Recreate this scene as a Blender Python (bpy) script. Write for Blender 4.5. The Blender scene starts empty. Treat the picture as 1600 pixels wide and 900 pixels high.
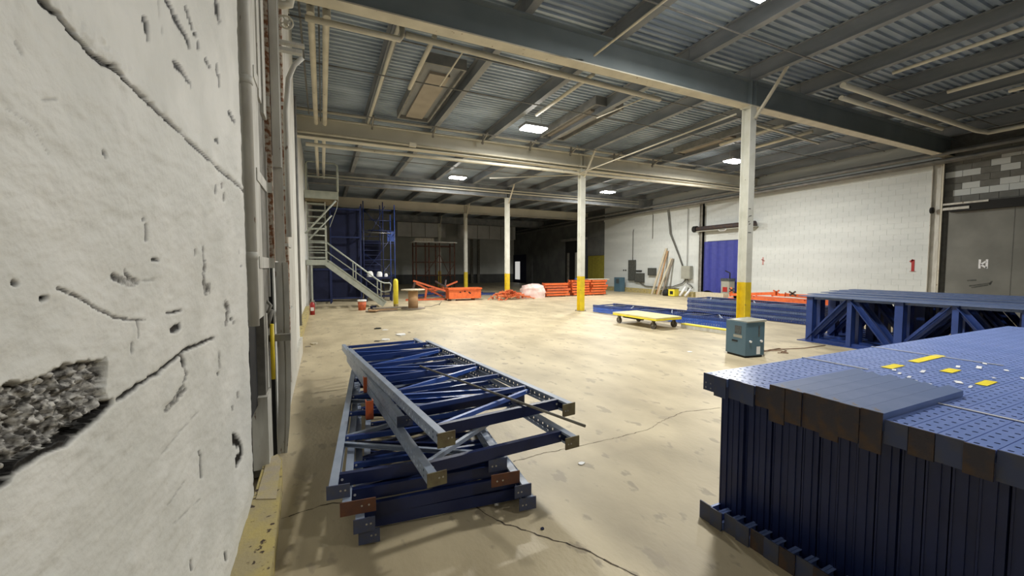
import bpy, math, random
import numpy as np
from mathutils import Vector, Matrix
R = math.radians
random.seed(7)
SC = bpy.context.scene
COL = SC.collection
# ---------------------------------------------------------------- camera
cam_d = bpy.data.cameras.new('camera'); cam = bpy.data.objects.new('camera', cam_d); COL.objects.link(cam)
cam.location = (0, 0, 1.65)
cam_d.sensor_width = 36; cam_d.lens = 36*636/1600; cam_d.clip_start = .02; cam_d.clip_end = 200
cam.rotation_euler = (R(90-2.97), 0, R(-24.9))
SC.camera = cam
# ---------------------------------------------------------------- world, exposure
w = bpy.data.worlds.new('world'); SC.world = w; w.use_nodes = True
w.node_tree.nodes['Background'].inputs[0].default_value = (.55, .62, .75, 1)
w.node_tree.nodes['Background'].inputs[1].default_value = .02
SC.view_settings.view_transform = 'Standard'; SC.view_settings.look = 'None'
SC.view_settings.gamma = 1; SC.view_settings.use_curve_mapping = False
SC.view_settings.exposure = 0.0
LAMP_W = 420
LAMP_F = [.60, .90, .95, 1, 1, .30]      # the lamp nearest the camera is the dimmest
LAMP_COL = (1.0, .985, .925)
LAMPS = [(5.6, 3.9), (5.5, 10.4), (13.9, 10.4), (5.45, 17.4), (13.6, 17.4), (5.5, -2.9)]
GY = [-.55, 6.2, 12.7, 19.4, 26.2, 33.0]
ZG0, ZG1, ZP1, ZD = 5.2, 5.76, 6.08, 6.08
XL, XR, YF, YB = -.6, 18.6, -8.0, 39.6

# ---------------------------------------------------------------- materials
def mat(name, c, c2=None, scale=6, rough=.6, metal=0, bump=0, bscale=60, emit=0, lo=.4, hi=.65, stretch=None, detail=6, specks=None):
    m = bpy.data.materials.new(name); m.use_nodes = True
    nt = m.node_tree; b = nt.nodes['Principled BSDF']
    b.inputs['Roughness'].default_value = rough; b.inputs['Metallic'].default_value = metal
    b.inputs['Base Color'].default_value = (*c, 1)
    tc = nt.nodes.new('ShaderNodeTexCoord'); vec = tc.outputs['Object']
    if stretch:
        mp = nt.nodes.new('ShaderNodeMapping'); mp.inputs['Scale'].default_value = stretch
        nt.links.new(vec, mp.inputs[0]); vec = mp.outputs[0]
    if c2 is not None:
        n = nt.nodes.new('ShaderNodeTexNoise'); n.inputs['Scale'].default_value = scale; n.inputs['Detail'].default_value = detail
        nt.links.new(vec, n.inputs['Vector'])
        r = nt.nodes.new('ShaderNodeValToRGB')
        r.color_ramp.elements[0].position = lo; r.color_ramp.elements[0].color = (*c, 1)
        r.color_ramp.elements[1].position = hi; r.color_ramp.elements[1].color = (*c2, 1)
        nt.links.new(n.outputs[0], r.inputs[0]); out = r.outputs[0]
        if specks:
            n2 = nt.nodes.new('ShaderNodeTexNoise'); n2.inputs['Scale'].default_value = specks[1]; n2.inputs['Detail'].default_value = 4
            nt.links.new(vec, n2.inputs['Vector'])
            r2 = nt.nodes.new('ShaderNodeValToRGB'); r2.color_ramp.elements[0].position = specks[2]; r2.color_ramp.elements[1].position = specks[2]+.05
            r2.color_ramp.elements[0].color = (0, 0, 0, 1); r2.color_ramp.elements[1].color = (1, 1, 1, 1)
            nt.links.new(n2.outputs[0], r2.inputs[0])
            mx = nt.nodes.new('ShaderNodeMix'); mx.data_type = 'RGBA'; mx.inputs[7].default_value = (*specks[0], 1)
            nt.links.new(r2.outputs[0], mx.inputs[0]); nt.links.new(out, mx.inputs[6]); out = mx.outputs[2]
        nt.links.new(out, b.inputs['Base Color'])
    if bump:
        n3 = nt.nodes.new('ShaderNodeTexNoise'); n3.inputs['Scale'].default_value = bscale; n3.inputs['Detail'].default_value = 5
        nt.links.new(vec, n3.inputs['Vector'])
        bp = nt.nodes.new('ShaderNodeBump'); bp.inputs['Strength'].default_value = bump; bp.inputs['Distance'].default_value = .01
        nt.links.new(n3.outputs[0], bp.inputs['Height']); nt.links.new(bp.outputs[0], b.inputs['Normal'])
    if emit:
        b.inputs['Emission Color'].default_value = (*LAMP_COL, 1); b.inputs['Emission Strength'].default_value = emit
    return m

M = {}
M['floor'] = mat('floor_concrete', (.38, .315, .205), (.57, .485, .325), 1.6, .5, bump=.35, bscale=30, lo=.32, hi=.66, stretch=(1, .55, 1), detail=12, specks=((.36, .30, .205), 7, .60))
M['crack'] = mat('crack_dirt', (.05, .04, .03), (.12, .09, .06), 20, .9)
M['white_wall'] = mat('whitewashed_wall', (.60, .60, .57), (.70, .70, .67), 2, .75, bump=.3, bscale=20)
M['white_block'] = mat('white_painted_block', (.555, .58, .57), (.64, .665, .65), .7, .8, bump=.25, bscale=30, stretch=(1, .3, 2.5))
M['grey_block'] = mat('bare_grey_block', (.155, .155, .14), (.20, .20, .185), 3, .9, bump=.4, bscale=50)
M['mortar'] = mat('mortar', (.12, .12, .11), (.15, .15, .14), 8, .9)
M['dark_wall'] = mat('dark_grey_wall', (.10, .105, .105), (.14, .145, .14), 1.2, .85)
M['back_wall'] = mat('back_wall_block', (.58, .60, .57), (.68, .70, .66), 1, .85)
M['deck'] = mat('galvanised_deck', (.29, .35, .42), (.42, .49, .575), 2.2, .55, .25, bump=.15, stretch=(.35, 1, 1))
M['purlin'] = mat('grey_steel', (.19, .205, .22), (.29, .30, .31), 2.5, .6, .1, stretch=(1, .3, 1))
M['girder'] = mat('blue_grey_girder', (.19, .225, .235), (.225, .26, .27), 1.5, .6)
M['cream'] = mat('cream_paint', (.64, .60, .49), (.54, .505, .41), 2.5, .6, specks=((.25, .18, .11), 9, .68))
M['cream_pale'] = mat('cream_web', (.60, .575, .49), (.54, .52, .44), 1.3, .65)
M['pipe_dark'] = mat('dark_pipe', (.17, .17, .165), (.24, .235, .22), 4, .6)
M['col_white'] = mat('column_white', (.72, .72, .66), (.62, .62, .55), 3, .5, specks=((.30, .28, .24), 14, .70))
M['col_yellow'] = mat('safety_yellow', (.80, .60, .02), (.66, .48, .03), 5, .5, specks=((.25, .2, .1), 12, .70))
M['rust'] = mat('rusted_steel', (.22, .09, .04), (.52, .45, .36), 26, .85, bump=.5, lo=.42, hi=.56)
M['white_steel'] = mat('chipped_white_steel', (.60, .59, .54), (.46, .44, .39), 5, .6, stretch=(2, 2, .5), specks=((.2, .14, .1), 16, .68))
M['grey_steel'] = mat('jamb_grey', (.16, .15, .13), (.25, .24, .21), 7, .7)
M['black'] = mat('black_gap', (.012, .012, .012), None, 1, .8)
M['blue'] = mat('blue_rack_paint', (.022, .050, .20), (.03, .065, .25), 4, .36, bump=.04)
M['blue_post_lit'] = mat('lit_periwinkle_worn_post', (.17, .25, .56), (.21, .29, .62), 3, .30, bump=.04, specks=((.16, .19, .30), 7, .66))  # lighter copy of the rack blue: light on the post tops put into the colour
M['blue_worn'] = mat('worn_blue_steel', (.10, .15, .30), (.14, .19, .35), 5, .45, specks=((.16, .13, .11), 10, .66))
M['blue_dull'] = mat('dull_blue_grey_post', (.27, .32, .42), (.35, .40, .50), 6, .42, specks=((.30, .30, .30), 18, .68))
M['blue_shaded'] = mat('shaded_blue_paint', (.007, .015, .070), (.010, .021, .09), 4, .4)  # darker copy of the rack blue: shade on braces and racks put into the colour
M['blue_bright'] = mat('bright_blue_paint', (.035, .10, .42), (.05, .13, .50), 4, .35)
M['rusty_plate'] = mat('rusty_foot_plate', (.075, .045, .03), (.04, .035, .045), 12, .7, bump=.3, lo=.4, hi=.6)
M['plate_dark'] = mat('dark_foot_plate', (.045, .06, .13), (.075, .075, .085), 10, .6, lo=.45, hi=.7)
M['plate_olive'] = mat('olive_foot_plate', (.19, .165, .09), (.13, .10, .06), 14, .65)
M['plate_brown'] = mat('brown_foot_plate', (.13, .05, .025), (.09, .04, .03), 14, .7)
M['steel'] = mat('bare_steel', (.45, .45, .45), None, 1, .3, .9)
M['white'] = mat('white_plastic', (.8, .8, .8), None, 1, .5)
M['label_white'] = mat('white_chalk', (.8, .8, .82), None, 1, .8)
M['label_yellow'] = mat('yellow_sticker', (.90, .74, .03), (.84, .66, .03), 20, .5)
M['orange'] = mat('orange_rack_paint', (.74, .155, .04), (.60, .11, .03), 8, .45)
M['orange_red'] = mat('faded_orange_paint', (.62, .13, .04), (.42, .09, .04), 10, .55)
M['orange_pale'] = mat('pale_orange_paint', (.80, .26, .11), (.70, .18, .07), 8, .5)
M['machine'] = mat('teal_blue_enamel', (.075, .145, .20), (.065, .125, .175), 3, .4)
M['machine_dark'] = mat('dark_meter', (.04, .05, .06), (.09, .1, .1), 30, .4)
M['scaffold_rust'] = mat('dark_rust_scaffold', (.13, .05, .03), (.08, .035, .025), 8, .8)
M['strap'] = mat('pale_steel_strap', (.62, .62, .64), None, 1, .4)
M['cable_brown'] = mat('brown_cable', (.22, .12, .07), None, 1, .6)
M['cable_grey'] = mat('grey_cable', (.13, .13, .12), None, 1, .7)
M['wood'] = mat('plywood', (.48, .30, .16), (.36, .22, .12), 3, .75, stretch=(1, 1, 6))
M['wood_pale'] = mat('pale_timber', (.58, .52, .40), (.48, .42, .31), 5, .75, stretch=(5, 5, .8))
M['wood_grey'] = mat('weathered_timber', (.26, .22, .17), (.18, .15, .12), 6, .8)
M['cart_top'] = mat('pale_yellow_deck', (.74, .66, .36), (.66, .57, .28), 4, .6)
M['yellow'] = mat('bright_yellow', (.86, .74, .05), (.78, .64, .05), 6, .5)
M['rubber'] = mat('rubber', (.05, .045, .04), (.12, .1, .08), 15, .7)
M['stair'] = mat('grey_green_stair', (.44, .47, .42), (.37, .40, .36), 5, .5)
M['stair_under'] = mat('brown_underside', (.20, .16, .09), (.15, .12, .07), 3, .8)
M['navy'] = mat('navy_mesh_panel', (.004, .007, .032), (.006, .010, .042), 3, .9)
M['curtain'] = mat('royal_blue_curtain', (.035, .045, .26), (.045, .055, .31), 5, .55)
M['duct'] = mat('galvanised_duct', (.80, .80, .79), (.72, .72, .71), 2, .35, .25)
M['panel_tan'] = mat('tan_fibre_panel', (.34, .30, .25), (.28, .25, .21), 2, .8)
M['box_grey'] = mat('grey_enclosure', (.34, .34, .29), (.30, .30, .26), 4, .5)
M['cabinet_dark'] = mat('dark_recess', (.05, .055, .05), (.09, .09, .08), 12, .7)
M['red'] = mat('red_paint', (.36, .02, .02), None, 1, .35)
M['cone'] = mat('cone_orange', (.9, .17, .04), None, 1, .5)
M['wrap'] = mat('pinkish_wrap_film', (.72, .52, .48), (.80, .66, .62), 5, .35, bump=.6, bscale=14)
M['olive'] = mat('yellow_green_curtain', (.30, .27, .04), (.24, .21, .03), 6, .6)
M['kerb'] = mat('worn_yellow_kerb', (.47, .38, .14), (.38, .32, .18), 6, .8, bump=.4, specks=((.05, .03, .02), 20, .60))
M['kerb_grey'] = mat('worn_kerb_nose', (.42, .36, .27), (.48, .40, .20), 7, .75, bump=.3)
M['bay_glass'] = mat('lit_doorway', (.7, .72, .74), None, 1, .5)
M['faint_red'] = mat('faint_red_paint', (.50, .22, .20), None, 1, .8)
M['lens'] = mat('lamp_lens', (1, 1, 1), None, 1, .4, emit=60)
M['fixture'] = mat('lamp_housing', (.35, .36, .37), None, 1, .5, .3)
M['door_grey'] = mat('grey_sliding_door', (.165, .165, .15), (.21, .21, .19), 1.3, .85)

# ---------------------------------------------------------------- mesh helpers
class MB:
    def __init__(s): s.v = []; s.f = []; s.m = []; s.s = []; s.cur = 0
    def mat(s, i): s.cur = i; return s
    def face(s, idx, smooth=False): s.f.append(idx); s.m.append(s.cur); s.s.append(smooth)
    def bx(s, x0, x1, y0, y1, z0, z1):
        n = len(s.v)
        s.v += [(x0,y0,z0),(x1,y0,z0),(x1,y1,z0),(x0,y1,z0),(x0,y0,z1),(x1,y0,z1),(x1,y1,z1),(x0,y1,z1)]
        for q in ((3,2,1,0),(4,5,6,7),(0,1,5,4),(1,2,6,5),(2,3,7,6),(3,0,4,7)): s.face([n+i for i in q])
        return s
    def hexa(s, pts):
        n = len(s.v); s.v += [tuple(p) for p in pts]
        for q in ((3,2,1,0),(4,5,6,7),(0,1,5,4),(1,2,6,5),(2,3,7,6),(3,0,4,7)): s.face([n+i for i in q])
        return s
    def bar(s, a, b, w, h, up=(0,0,1)):
        a = Vector(a); b = Vector(b); d = (b-a).normalized(); u = Vector(up)
        r = d.cross(u)
        if r.length < 1e-4: r = d.cross(Vector((1,0,0)))
        r.normalize(); u = r.cross(d)
        r *= w/2; u *= h/2
        return s.hexa([a-r-u, a+r-u, b+r-u, b-r-u, a-r+u, a+r+u, b+r+u, b-r+u])
    def tube(s, pts, r, n=8, cap=True, smooth=True):
        pts = [Vector(p) for p in pts]; rings = []
        rr = r if isinstance(r, (list, tuple)) else [r]*len(pts)
        prev = None
        for i, p in enumerate(pts):
            d = (pts[min(i+1, len(pts)-1)]-pts[max(i-1, 0)])
            if d.length < 1e-9: d = Vector((0,0,1))
            d.normalize()
            if prev is None:
                a = d.cross(Vector((0,0,1)))
                if a.length < .05: a = d.cross(Vector((1,0,0)))
            else:
                a = prev - d*prev.dot(d)
            a.normalize(); prev = a; b = d.cross(a)
            st = len(s.v)
            for k in range(n):
                t = 2*math.pi*k/n
                s.v.append(tuple(p+(a*math.cos(t)+b*math.sin(t))*rr[i]))
            rings.append(st)
        for i in range(len(rings)-1):
            for k in range(n):
                s.face([rings[i]+k, rings[i]+(k+1)%n, rings[i+1]+(k+1)%n, rings[i+1]+k], smooth)
        if cap:
            s.face([rings[0]+k for k in range(n)][::-1]); s.face([rings[-1]+k for k in range(n)])
        return s
    def lathe(s, prof, n=20, c=(0,0,0)):
        return s.tube([(c[0], c[1], c[2]+z) for r, z in prof], [max(r, .0005) for r, z in prof], n)
    def prism(s, poly, z0, z1):
        n = len(s.v); k = len(poly)
        s.v += [(x,y,z0) for x,y in poly]+[(x,y,z1) for x,y in poly]
        s.face([n+i for i in range(k)][::-1]); s.face([n+k+i for i in range(k)])
        for i in range(k): s.face([n+i, n+(i+1)%k, n+k+(i+1)%k, n+k+i])
        return s
    def mesh(s, name, mats):
        me = bpy.data.meshes.new(name); me.from_pydata(s.v, [], s.f)
        for m in (mats if isinstance(mats, (list, tuple)) else [mats]): me.materials.append(m)
        me.polygons.foreach_set('material_index', s.m); me.polygons.foreach_set('use_smooth', s.s); me.update()
        return me
    def build(s, name, mats, parent=None, **k):
        return link(name, s.mesh(name, mats), parent, **k)

def link(name, me, parent=None, loc=None, rot=None, label=None, cat=None, group=None, kind=None, fix=True):
    o = bpy.data.objects.new(name, me); COL.objects.link(o)
    if parent is not None: o.parent = parent
    if loc is not None: o.location = loc
    if rot is not None: o.rotation_euler = rot
    if parent is None and loc is None and me is not None and fix and kind != 'structure':
        # put the origin at the base centre of the thing
        n = len(me.vertices); a = np.empty(n*3); me.vertices.foreach_get('co', a); a = a.reshape(-1, 3)
        c = np.array([(a[:,0].min()+a[:,0].max())/2, (a[:,1].min()+a[:,1].max())/2, a[:,2].min()])
        me.vertices.foreach_set('co', (a-c).ravel()); me.update(); o.location = c
    if label: o['label'] = label
    if cat: o['category'] = cat
    if group: o['group'] = group
    if kind: o['kind'] = kind
    return o
def thing(name, label, cat, loc=(0,0,0), rz=0, group=None):
    return link(name, None, None, loc, (0,0,rz), label, cat, group)
def struct(name, mb, m, parent=None): return mb.build(name, m, parent, kind='structure')

# ---------------------------------------------------------------- lamps
def lamp(i, x, y):
    lab = {0:'bright high-bay lamp nearest the camera above the rack stack, at the top edge', 1:'bright square high-bay lamp under the deck between the first two girders, left', 2:'high-bay lamp seen just left of the nearest white column',
           3:'small glowing high-bay lamp beyond the cream girder, leftmost', 4:'glowing high-bay lamp just right of the second column top', 5:'high-bay lamp behind the camera, out of frame'}[i]
    t = thing('high_bay_lamp', lab, 'lamp', (x, y, 5.55))
    MB().bx(-.36, .36, -.23, .23, .012, .09).build('housing', M['fixture'], t)
    MB().bx(-.33, .33, -.20, .20, -.02, .012).build('lens', M['lens'], t)
    b = MB()
    for sx in (-.25, .25): b.tube([(sx, 0, .09), (sx, 0, .53)], .006, 5)
    b.build('hanger', M['steel'], t)
    ld = bpy.data.lights.new('lamp_light', 'AREA'); ld.shape = 'RECTANGLE'; ld.size = .60; ld.size_y = .36
    ld.energy = LAMP_W*LAMP_F[i]; ld.color = LAMP_COL
    lo = bpy.data.objects.new('lamp_light', ld); COL.objects.link(lo); lo.parent = t; lo.location = (0, 0, -.03)
    lp = bpy.data.lights.new('lamp_spill', 'POINT'); lp.shadow_soft_size = .12; lp.energy = LAMP_W*LAMP_F[i]*.04; lp.color = LAMP_COL
    po = bpy.data.objects.new('lamp_spill', lp); COL.objects.link(po); po.parent = t; po.location = (0, 0, -.16)
for i, (x, y) in enumerate(LAMPS): lamp(i, x, y)

# ---------------------------------------------------------------- floor and cracks
floor = struct('floor', MB().bx(XL-.4, XR+3, YF, YB+.5, -.2, 0), M['floor'])
def crack(pts, w0):
    b = MB(); pts = [Vector((x, y, .0015)) for x, y in pts]; fine = []
    for a, c in zip(pts, pts[1:]):
        k = max(2, int((c-a).length/.035))
        for i in range(k):
            p = a.lerp(c, i/k); fine.append(p+Vector((random.uniform(-1,1)*.009, random.uniform(-1,1)*.009, 0)))
    fine.append(pts[-1])
    for i in range(len(fine)-1):
        a, c = fine[i], fine[i+1]; d = (c-a).normalized(); nrm = Vector((-d.y, d.x, 0))
        w1 = w0*random.uniform(.3, 1); n = len(b.v)
        b.v += [tuple(a-nrm*w1), tuple(c-nrm*w1), tuple(c+nrm*w1), tuple(a+nrm*w1)]; b.face([n, n+1, n+2, n+3])
    b.build('floor_crack', M['crack'], floor)
crack([(-.28,2.99),(-.17,3.01),(-.01,3.04),(.3,2.95),(.77,2.74),(.91,2.58),(1.03,2.31),(1.19,2.11),(1.32,1.94),(1.41,1.79),(1.5,1.61),(1.7,1.3)], .006)
crack([(1.42,3.05),(1.74,3.08),(2.11,3.07),(2.51,3.07),(2.94,3.09),(3.34,3.23),(3.71,3.31),(4.19,3.23)], .0035)

# ---------------------------------------------------------------- near left wall: displaced concrete slab
def vnoise(x, y, f, seed):
    rs = np.random.RandomState(seed); g = rs.rand(256, 256)
    x = x*f+37.3; y = y*f+11.7; xi = np.floor(x).astype(int); yi = np.floor(y).astype(int); fx = x-xi; fy = y-yi
    fx = fx*fx*(3-2*fx); fy = fy*fy*(3-2*fy); xi %= 255; yi %= 255
    return (g[xi,yi]*(1-fx)+g[xi+1,yi]*fx)*(1-fy)+(g[xi,yi+1]*(1-fx)+g[xi+1,yi+1]*fx)*fy-.5
def fbm(x, y, f, seed, o=4): return sum(vnoise(x, y, f*2**i, seed+i)/2**i for i in range(o))
SPALL = [(0.70,1.43),(0.831,1.449),(0.857,1.473),(0.883,1.472),(0.942,1.465),(1.031,1.463),(1.096,1.461),(1.158,1.456),(1.198,1.447),(1.204,1.409),(1.19,1.365),(1.217,1.342),(1.158,1.329),(1.094,1.327),(1.038,1.321),(0.963,1.337),(0.907,1.34),(0.88,1.318),(0.858,1.314),(0.818,1.307),(.70,1.30)]
JOINT = [(0.5,2.13),(0.972,2.128),(1.042,2.128),(1.087,2.132),(1.14,2.124),(1.241,2.118),(1.336,2.133),(1.407,2.125),(1.499,2.129),(1.584,2.127),(1.707,2.129),(1.862,2.133),(1.98,2.126),(2.222,2.122),(2.545,2.126),(2.89,2.137),(3.2,2.138)]
CR = [(1,.0045,[(1.249,1.337),(1.377,1.341),(1.514,1.338),(1.656,1.348),(1.758,1.358),(1.957,1.346),(2.251,1.328)]),
      (2,.005,[(1.754,1.332),(1.782,1.269),(1.741,1.234),(1.578,1.208)]),
      (2,.0022,[(1.046,1.611),(1.109,1.591),(1.182,1.56),(1.254,1.533),(1.338,1.516),(1.438,1.504)]),
      (1,.006,[(1.217,1.342),(1.158,1.331),(1.094,1.329),(1.038,1.323),(.90,1.335),(0.86,1.318),(0.818,1.30)])]
CHIPS = [(1,0.0046,[(1.554, 2.364), (1.569, 2.33)]),(0,0.0041,[(1.683, 2.496), (1.686, 2.428), (1.704, 2.392)]),(1,0.0064,[(1.759, 2.539), (1.842, 2.526), (1.914, 2.526), (2.001, 2.52)]),(1,0.0061,[(1.984, 2.635), (2.031, 2.618), (2.073, 2.6)]),(1,0.0053,[(2.119, 2.603), (2.143, 2.565)]),(1,0.0143,[(2.512, 2.971), (2.558, 2.913)]),(1,0.0045,[(1.814, 2.36), (1.916, 2.366), (2.012, 2.357)]),(1,0.0043,[(2.257, 2.572), (2.324, 2.568)]),(1,0.0095,[(2.483, 2.619), (2.518, 2.581)]),(0,0.0021,[(0.962, 2.016), (0.976, 2.003)]),(0,0.0017,[(1.03, 1.947), (1.081, 1.968)]),(1,0.0037,[(1.254, 1.912), (1.263, 1.906)]),(1,0.0061,[(2.398, 2.254), (2.467, 2.267)]),(1,0.0053,[(2.736, 2.503), (2.917, 2.501)]),(0,0.0010,[(0.936, 1.901), (1.007, 1.892), (1.05, 1.859)]),(1,0.0036,[(1.471, 1.784), (1.483, 1.726)]),(1,0.0049,[(1.939, 1.711), (1.948, 1.655)]),(2,0.0133,[(2.086, 1.709), (2.097, 1.642), (2.061, 1.603), (2.103, 1.547)]),(2,0.0134,[(2.084, 1.556), (2.17, 1.558)]),(1,0.0058,[(2.913, 1.715), (2.945, 1.658)]),(2,0.0061,[(1.27, 1.627), (1.33, 1.612), (1.4, 1.611)]),(2,0.0048,[(1.333, 1.637), (1.368, 1.615)]),(0,0.0025,[(1.4, 1.611), (1.522, 1.613)]),(1,0.0037,[(1.519, 1.672), (1.559, 1.669)]),(1,0.0034,[(0.998, 1.594), (1.013, 1.594)]),(1,0.0026,[(0.929, 1.624), (0.938, 1.623)]),(1,0.0030,[(1.604, 1.504), (1.755, 1.5)]),(1,0.0073,[(1.656, 1.445), (1.734, 1.447)]),(2,0.0079,[(2.463, 2.072), (2.522, 1.993)]),(1,0.0045,[(2.315, 2.041), (2.332, 1.994)]),(0,0.0057,[(2.873, 1.827), (2.896, 1.734)]),(2,0.0145,[(2.463, 1.463), (2.552, 1.439), (2.492, 1.362)]),(1,0.0069,[(2.606, 1.372), (2.636, 1.344)]),(1,0.0021,[(1.388, 1.506), (1.383, 1.463)]),(1,0.0041,[(1.342, 1.453), (1.344, 1.436)]),(2,0.0074,[(2.278, 1.257), (2.31, 1.218), (2.261, 1.153)]),(2,0.0053,[(2.67, 1.036), (2.687, 0.923)]),(2,0.0051,[(2.558, 0.908), (2.582, 0.848)]),(0,0.0024,[(1.535, 1.084), (1.939, 1.096)]),(0,0.0020,[(1.589, 0.832), (1.89, 0.756)]),(0,0.0025,[(1.553, 0.915), (1.719, 0.91)]),(1,0.0187,[(2.545, 0.739), (2.713, 0.648), (2.8, 0.563), (2.606, 0.584)]),(1,0.0050,[(1.916, 0.934), (1.936, 0.882), (1.936, 0.822)]),(2,0.0050,[(1.589, 1.204), (1.775, 1.218)]),(1,0.0057,[(1.743, 0.6), (1.747, 0.576)]),(1,0.0045,[(2.248, 0.348), (2.261, 0.261)]),(1,0.0088,[(1.74, 1.331), (1.759, 1.313)]),]
def build_slab():
    X0 = -.45
    ux = np.linspace(-1.62, -.655, 230)              # finer where the wall is close
    s_, c_ = math.sin(R(24.9)), math.cos(R(24.9))
    Y = (X0*c_-ux*X0*s_)/(ux*c_+s_)
    Y = np.concatenate([[YF, -3, 0, .35], Y[Y > .45], [3.12]]); Y = np.unique(Y)
    t = np.concatenate([[-20,-8,-4,-2.2,-1.5,-1.15], np.linspace(-.95, .95, 430), [1.15,1.5,2.2,4,8,20]])
    D = np.maximum(X0*s_+Y*c_, .35)
    YY = np.repeat(Y[:,None], len(t), 1); ZZ = np.clip(1.65+t[None,:]*D[:,None], 0, ZD)
    dx = fbm(YY, ZZ, 3, 1)*.010+fbm(YY*.6, ZZ*1.4, 22, 9)*.004+np.maximum(fbm(YY, ZZ, 9, 5, 3)-.25, 0)*.012
    dark = np.zeros_like(YY); dmg = np.zeros_like(YY)
    wob = fbm(YY, ZZ, 30, 20)*.012
    ins = np.zeros(YY.shape, bool); P = SPALL
    py, pz = YY+wob, ZZ+fbm(YY, ZZ, 34, 33)*.014
    for i in range(len(P)):
        (y1,z1),(y2,z2) = P[i], P[i-1]
        cr = ((z1 > pz) != (z2 > pz)) & (py < (y2-y1)*(pz-z1)/(z2-z1+1e-12)+y1); ins ^= cr
    dmg[ins] = 1
    agg = fbm(YY, ZZ, 85, 50, 4)
    dx = np.where(ins, dx-.020+agg*.026, dx)
    dark = np.where(ins, np.clip((.06-agg-fbm(YY, ZZ, 140, 90, 2)*.5)*1.5, 0, .85), dark)
    def seg(pl, wid):
        d = np.full(YY.shape, 9.)
        for (y1,z1),(y2,z2) in zip(pl, pl[1:]):
            L2 = (y2-y1)**2+(z2-z1)**2+1e-12
            k = np.clip(((YY-y1)*(y2-y1)+(ZZ-z1)*(z2-z1))/L2, 0, 1)
            # narrow towards the ends
            d = np.minimum(d, np.hypot(YY-(y1+k*(y2-y1)), ZZ-(z1+k*(z2-z1))))
        return d
    nz = fbm(YY, ZZ, 45, 70, 3)
    for kind, wd, pl in CR+[tuple(c) for c in CHIPS]:
        wd = wd*(1.7 if (kind == 1 and pl[0][1] > 2.3) else 1)
        d = seg(pl, wd)/wd+nz*1.3
        d = d/1.5; k = np.clip((1.15-d)*3, 0, 1) if kind != 0 else np.clip(1.2-d, 0, 1)*.4
        if kind == 2: k = k*np.clip(.75+nz*1.6, .2, 1)
        dark = np.maximum(dark, k*(1. if kind == 1 else .85)); dx -= k*.008
        if kind == 2: dmg = np.maximum(dmg, (k > .15)*.6)
    dj = seg(JOINT, 1); wj = .0048+.0018*np.clip(2.2-YY, 0, 1.4)*(ZZ*0+1)
    k = np.clip((1.3-dj/wj+nz*.9)*3, 0, 1); dark = np.maximum(dark, k); dx -= k*.012
    up = ZZ > 2.13; dx = dx+np.where(up, -.004, 0)
    ridge = np.exp(-((ZZ-2.155-nz*.02)/.02)**2); dx += ridge*.008*np.clip(nz+.6, 0, 1)
    V = np.stack([X0+dx, YY, ZZ], -1).reshape(-1, 3)
    ny, nzv = YY.shape; idx = np.arange(ny*nzv).reshape(ny, nzv)
    F = np.stack([idx[:-1,:-1], idx[:-1,1:], idx[1:,1:], idx[1:,:-1]], -1).reshape(-1, 4)
    me = bpy.data.meshes.new('concrete_face')
    me.vertices.add(len(V)); me.vertices.foreach_set('co', V.ravel())
    me.loops.add(len(F)*4); me.loops.foreach_set('vertex_index', F.ravel())
    me.polygons.add(len(F)); me.polygons.foreach_set('loop_start', np.arange(len(F))*4); me.polygons.foreach_set('loop_total', np.full(len(F), 4))
    me.polygons.foreach_set('use_smooth', np.ones(len(F), bool)); me.update(); me.validate()
    at = me.attributes.new('wear', 'FLOAT_COLOR', 'POINT')
    cc = np.stack([dark, dmg, dmg*0, dmg*0+1], -1).reshape(-1, 4); at.data.foreach_set('color', cc.ravel())
    m = mat('painted_concrete', (.68, .675, .635), (.78, .77, .73), 3, .55, bump=.35, bscale=38, detail=8)
    nt = m.node_tree; b = nt.nodes['Principled BSDF']; b.inputs['Specular IOR Level'].default_value = .15; src = b.inputs['Base Color'].links[0].from_socket
    a = nt.nodes.new('ShaderNodeAttribute'); a.attribute_name = 'wear'
    sp = nt.nodes.new('ShaderNodeSeparateColor'); nt.links.new(a.outputs['Color'], sp.inputs[0])
    m1 = nt.nodes.new('ShaderNodeMix'); m1.data_type = 'RGBA'; 
    an = nt.nodes.new('ShaderNodeTexNoise'); an.inputs['Scale'].default_value = 75; an.inputs['Detail'].default_value = 6
    ar = nt.nodes.new('ShaderNodeValToRGB'); ar.color_ramp.elements[0].position = .38; ar.color_ramp.elements[0].color = (.06, .055, .05, 1); ar.color_ramp.elements[1].position = .62; ar.color_ramp.elements[1].color = (.62, .60, .56, 1)
    nt.links.new(nt.nodes['Texture Coordinate'].outputs['Object'], an.inputs['Vector']); nt.links.new(an.outputs[0], ar.inputs[0]); nt.links.new(ar.outputs[0], m1.inputs[7])
    nt.links.new(sp.outputs[1], m1.inputs[0]); nt.links.new(src, m1.inputs[6])
    m2 = nt.nodes.new('ShaderNodeMix'); m2.data_type = 'RGBA'; m2.inputs[7].default_value = (.008, .007, .006, 1)
    nt.links.new(sp.outputs[0], m2.inputs[0]); nt.links.new(m1.outputs[2], m2.inputs[6]); nt.links.new(m2.outputs[2], b.inputs['Base Color'])
    me.materials.append(m)
    wl = struct('wall_left', MB().bx(-1.0, -.49, YF, 3.10, 0, ZD), M['white_wall'])
    link('concrete_face', me, wl)
    return wl
wall_left = build_slab()
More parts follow.
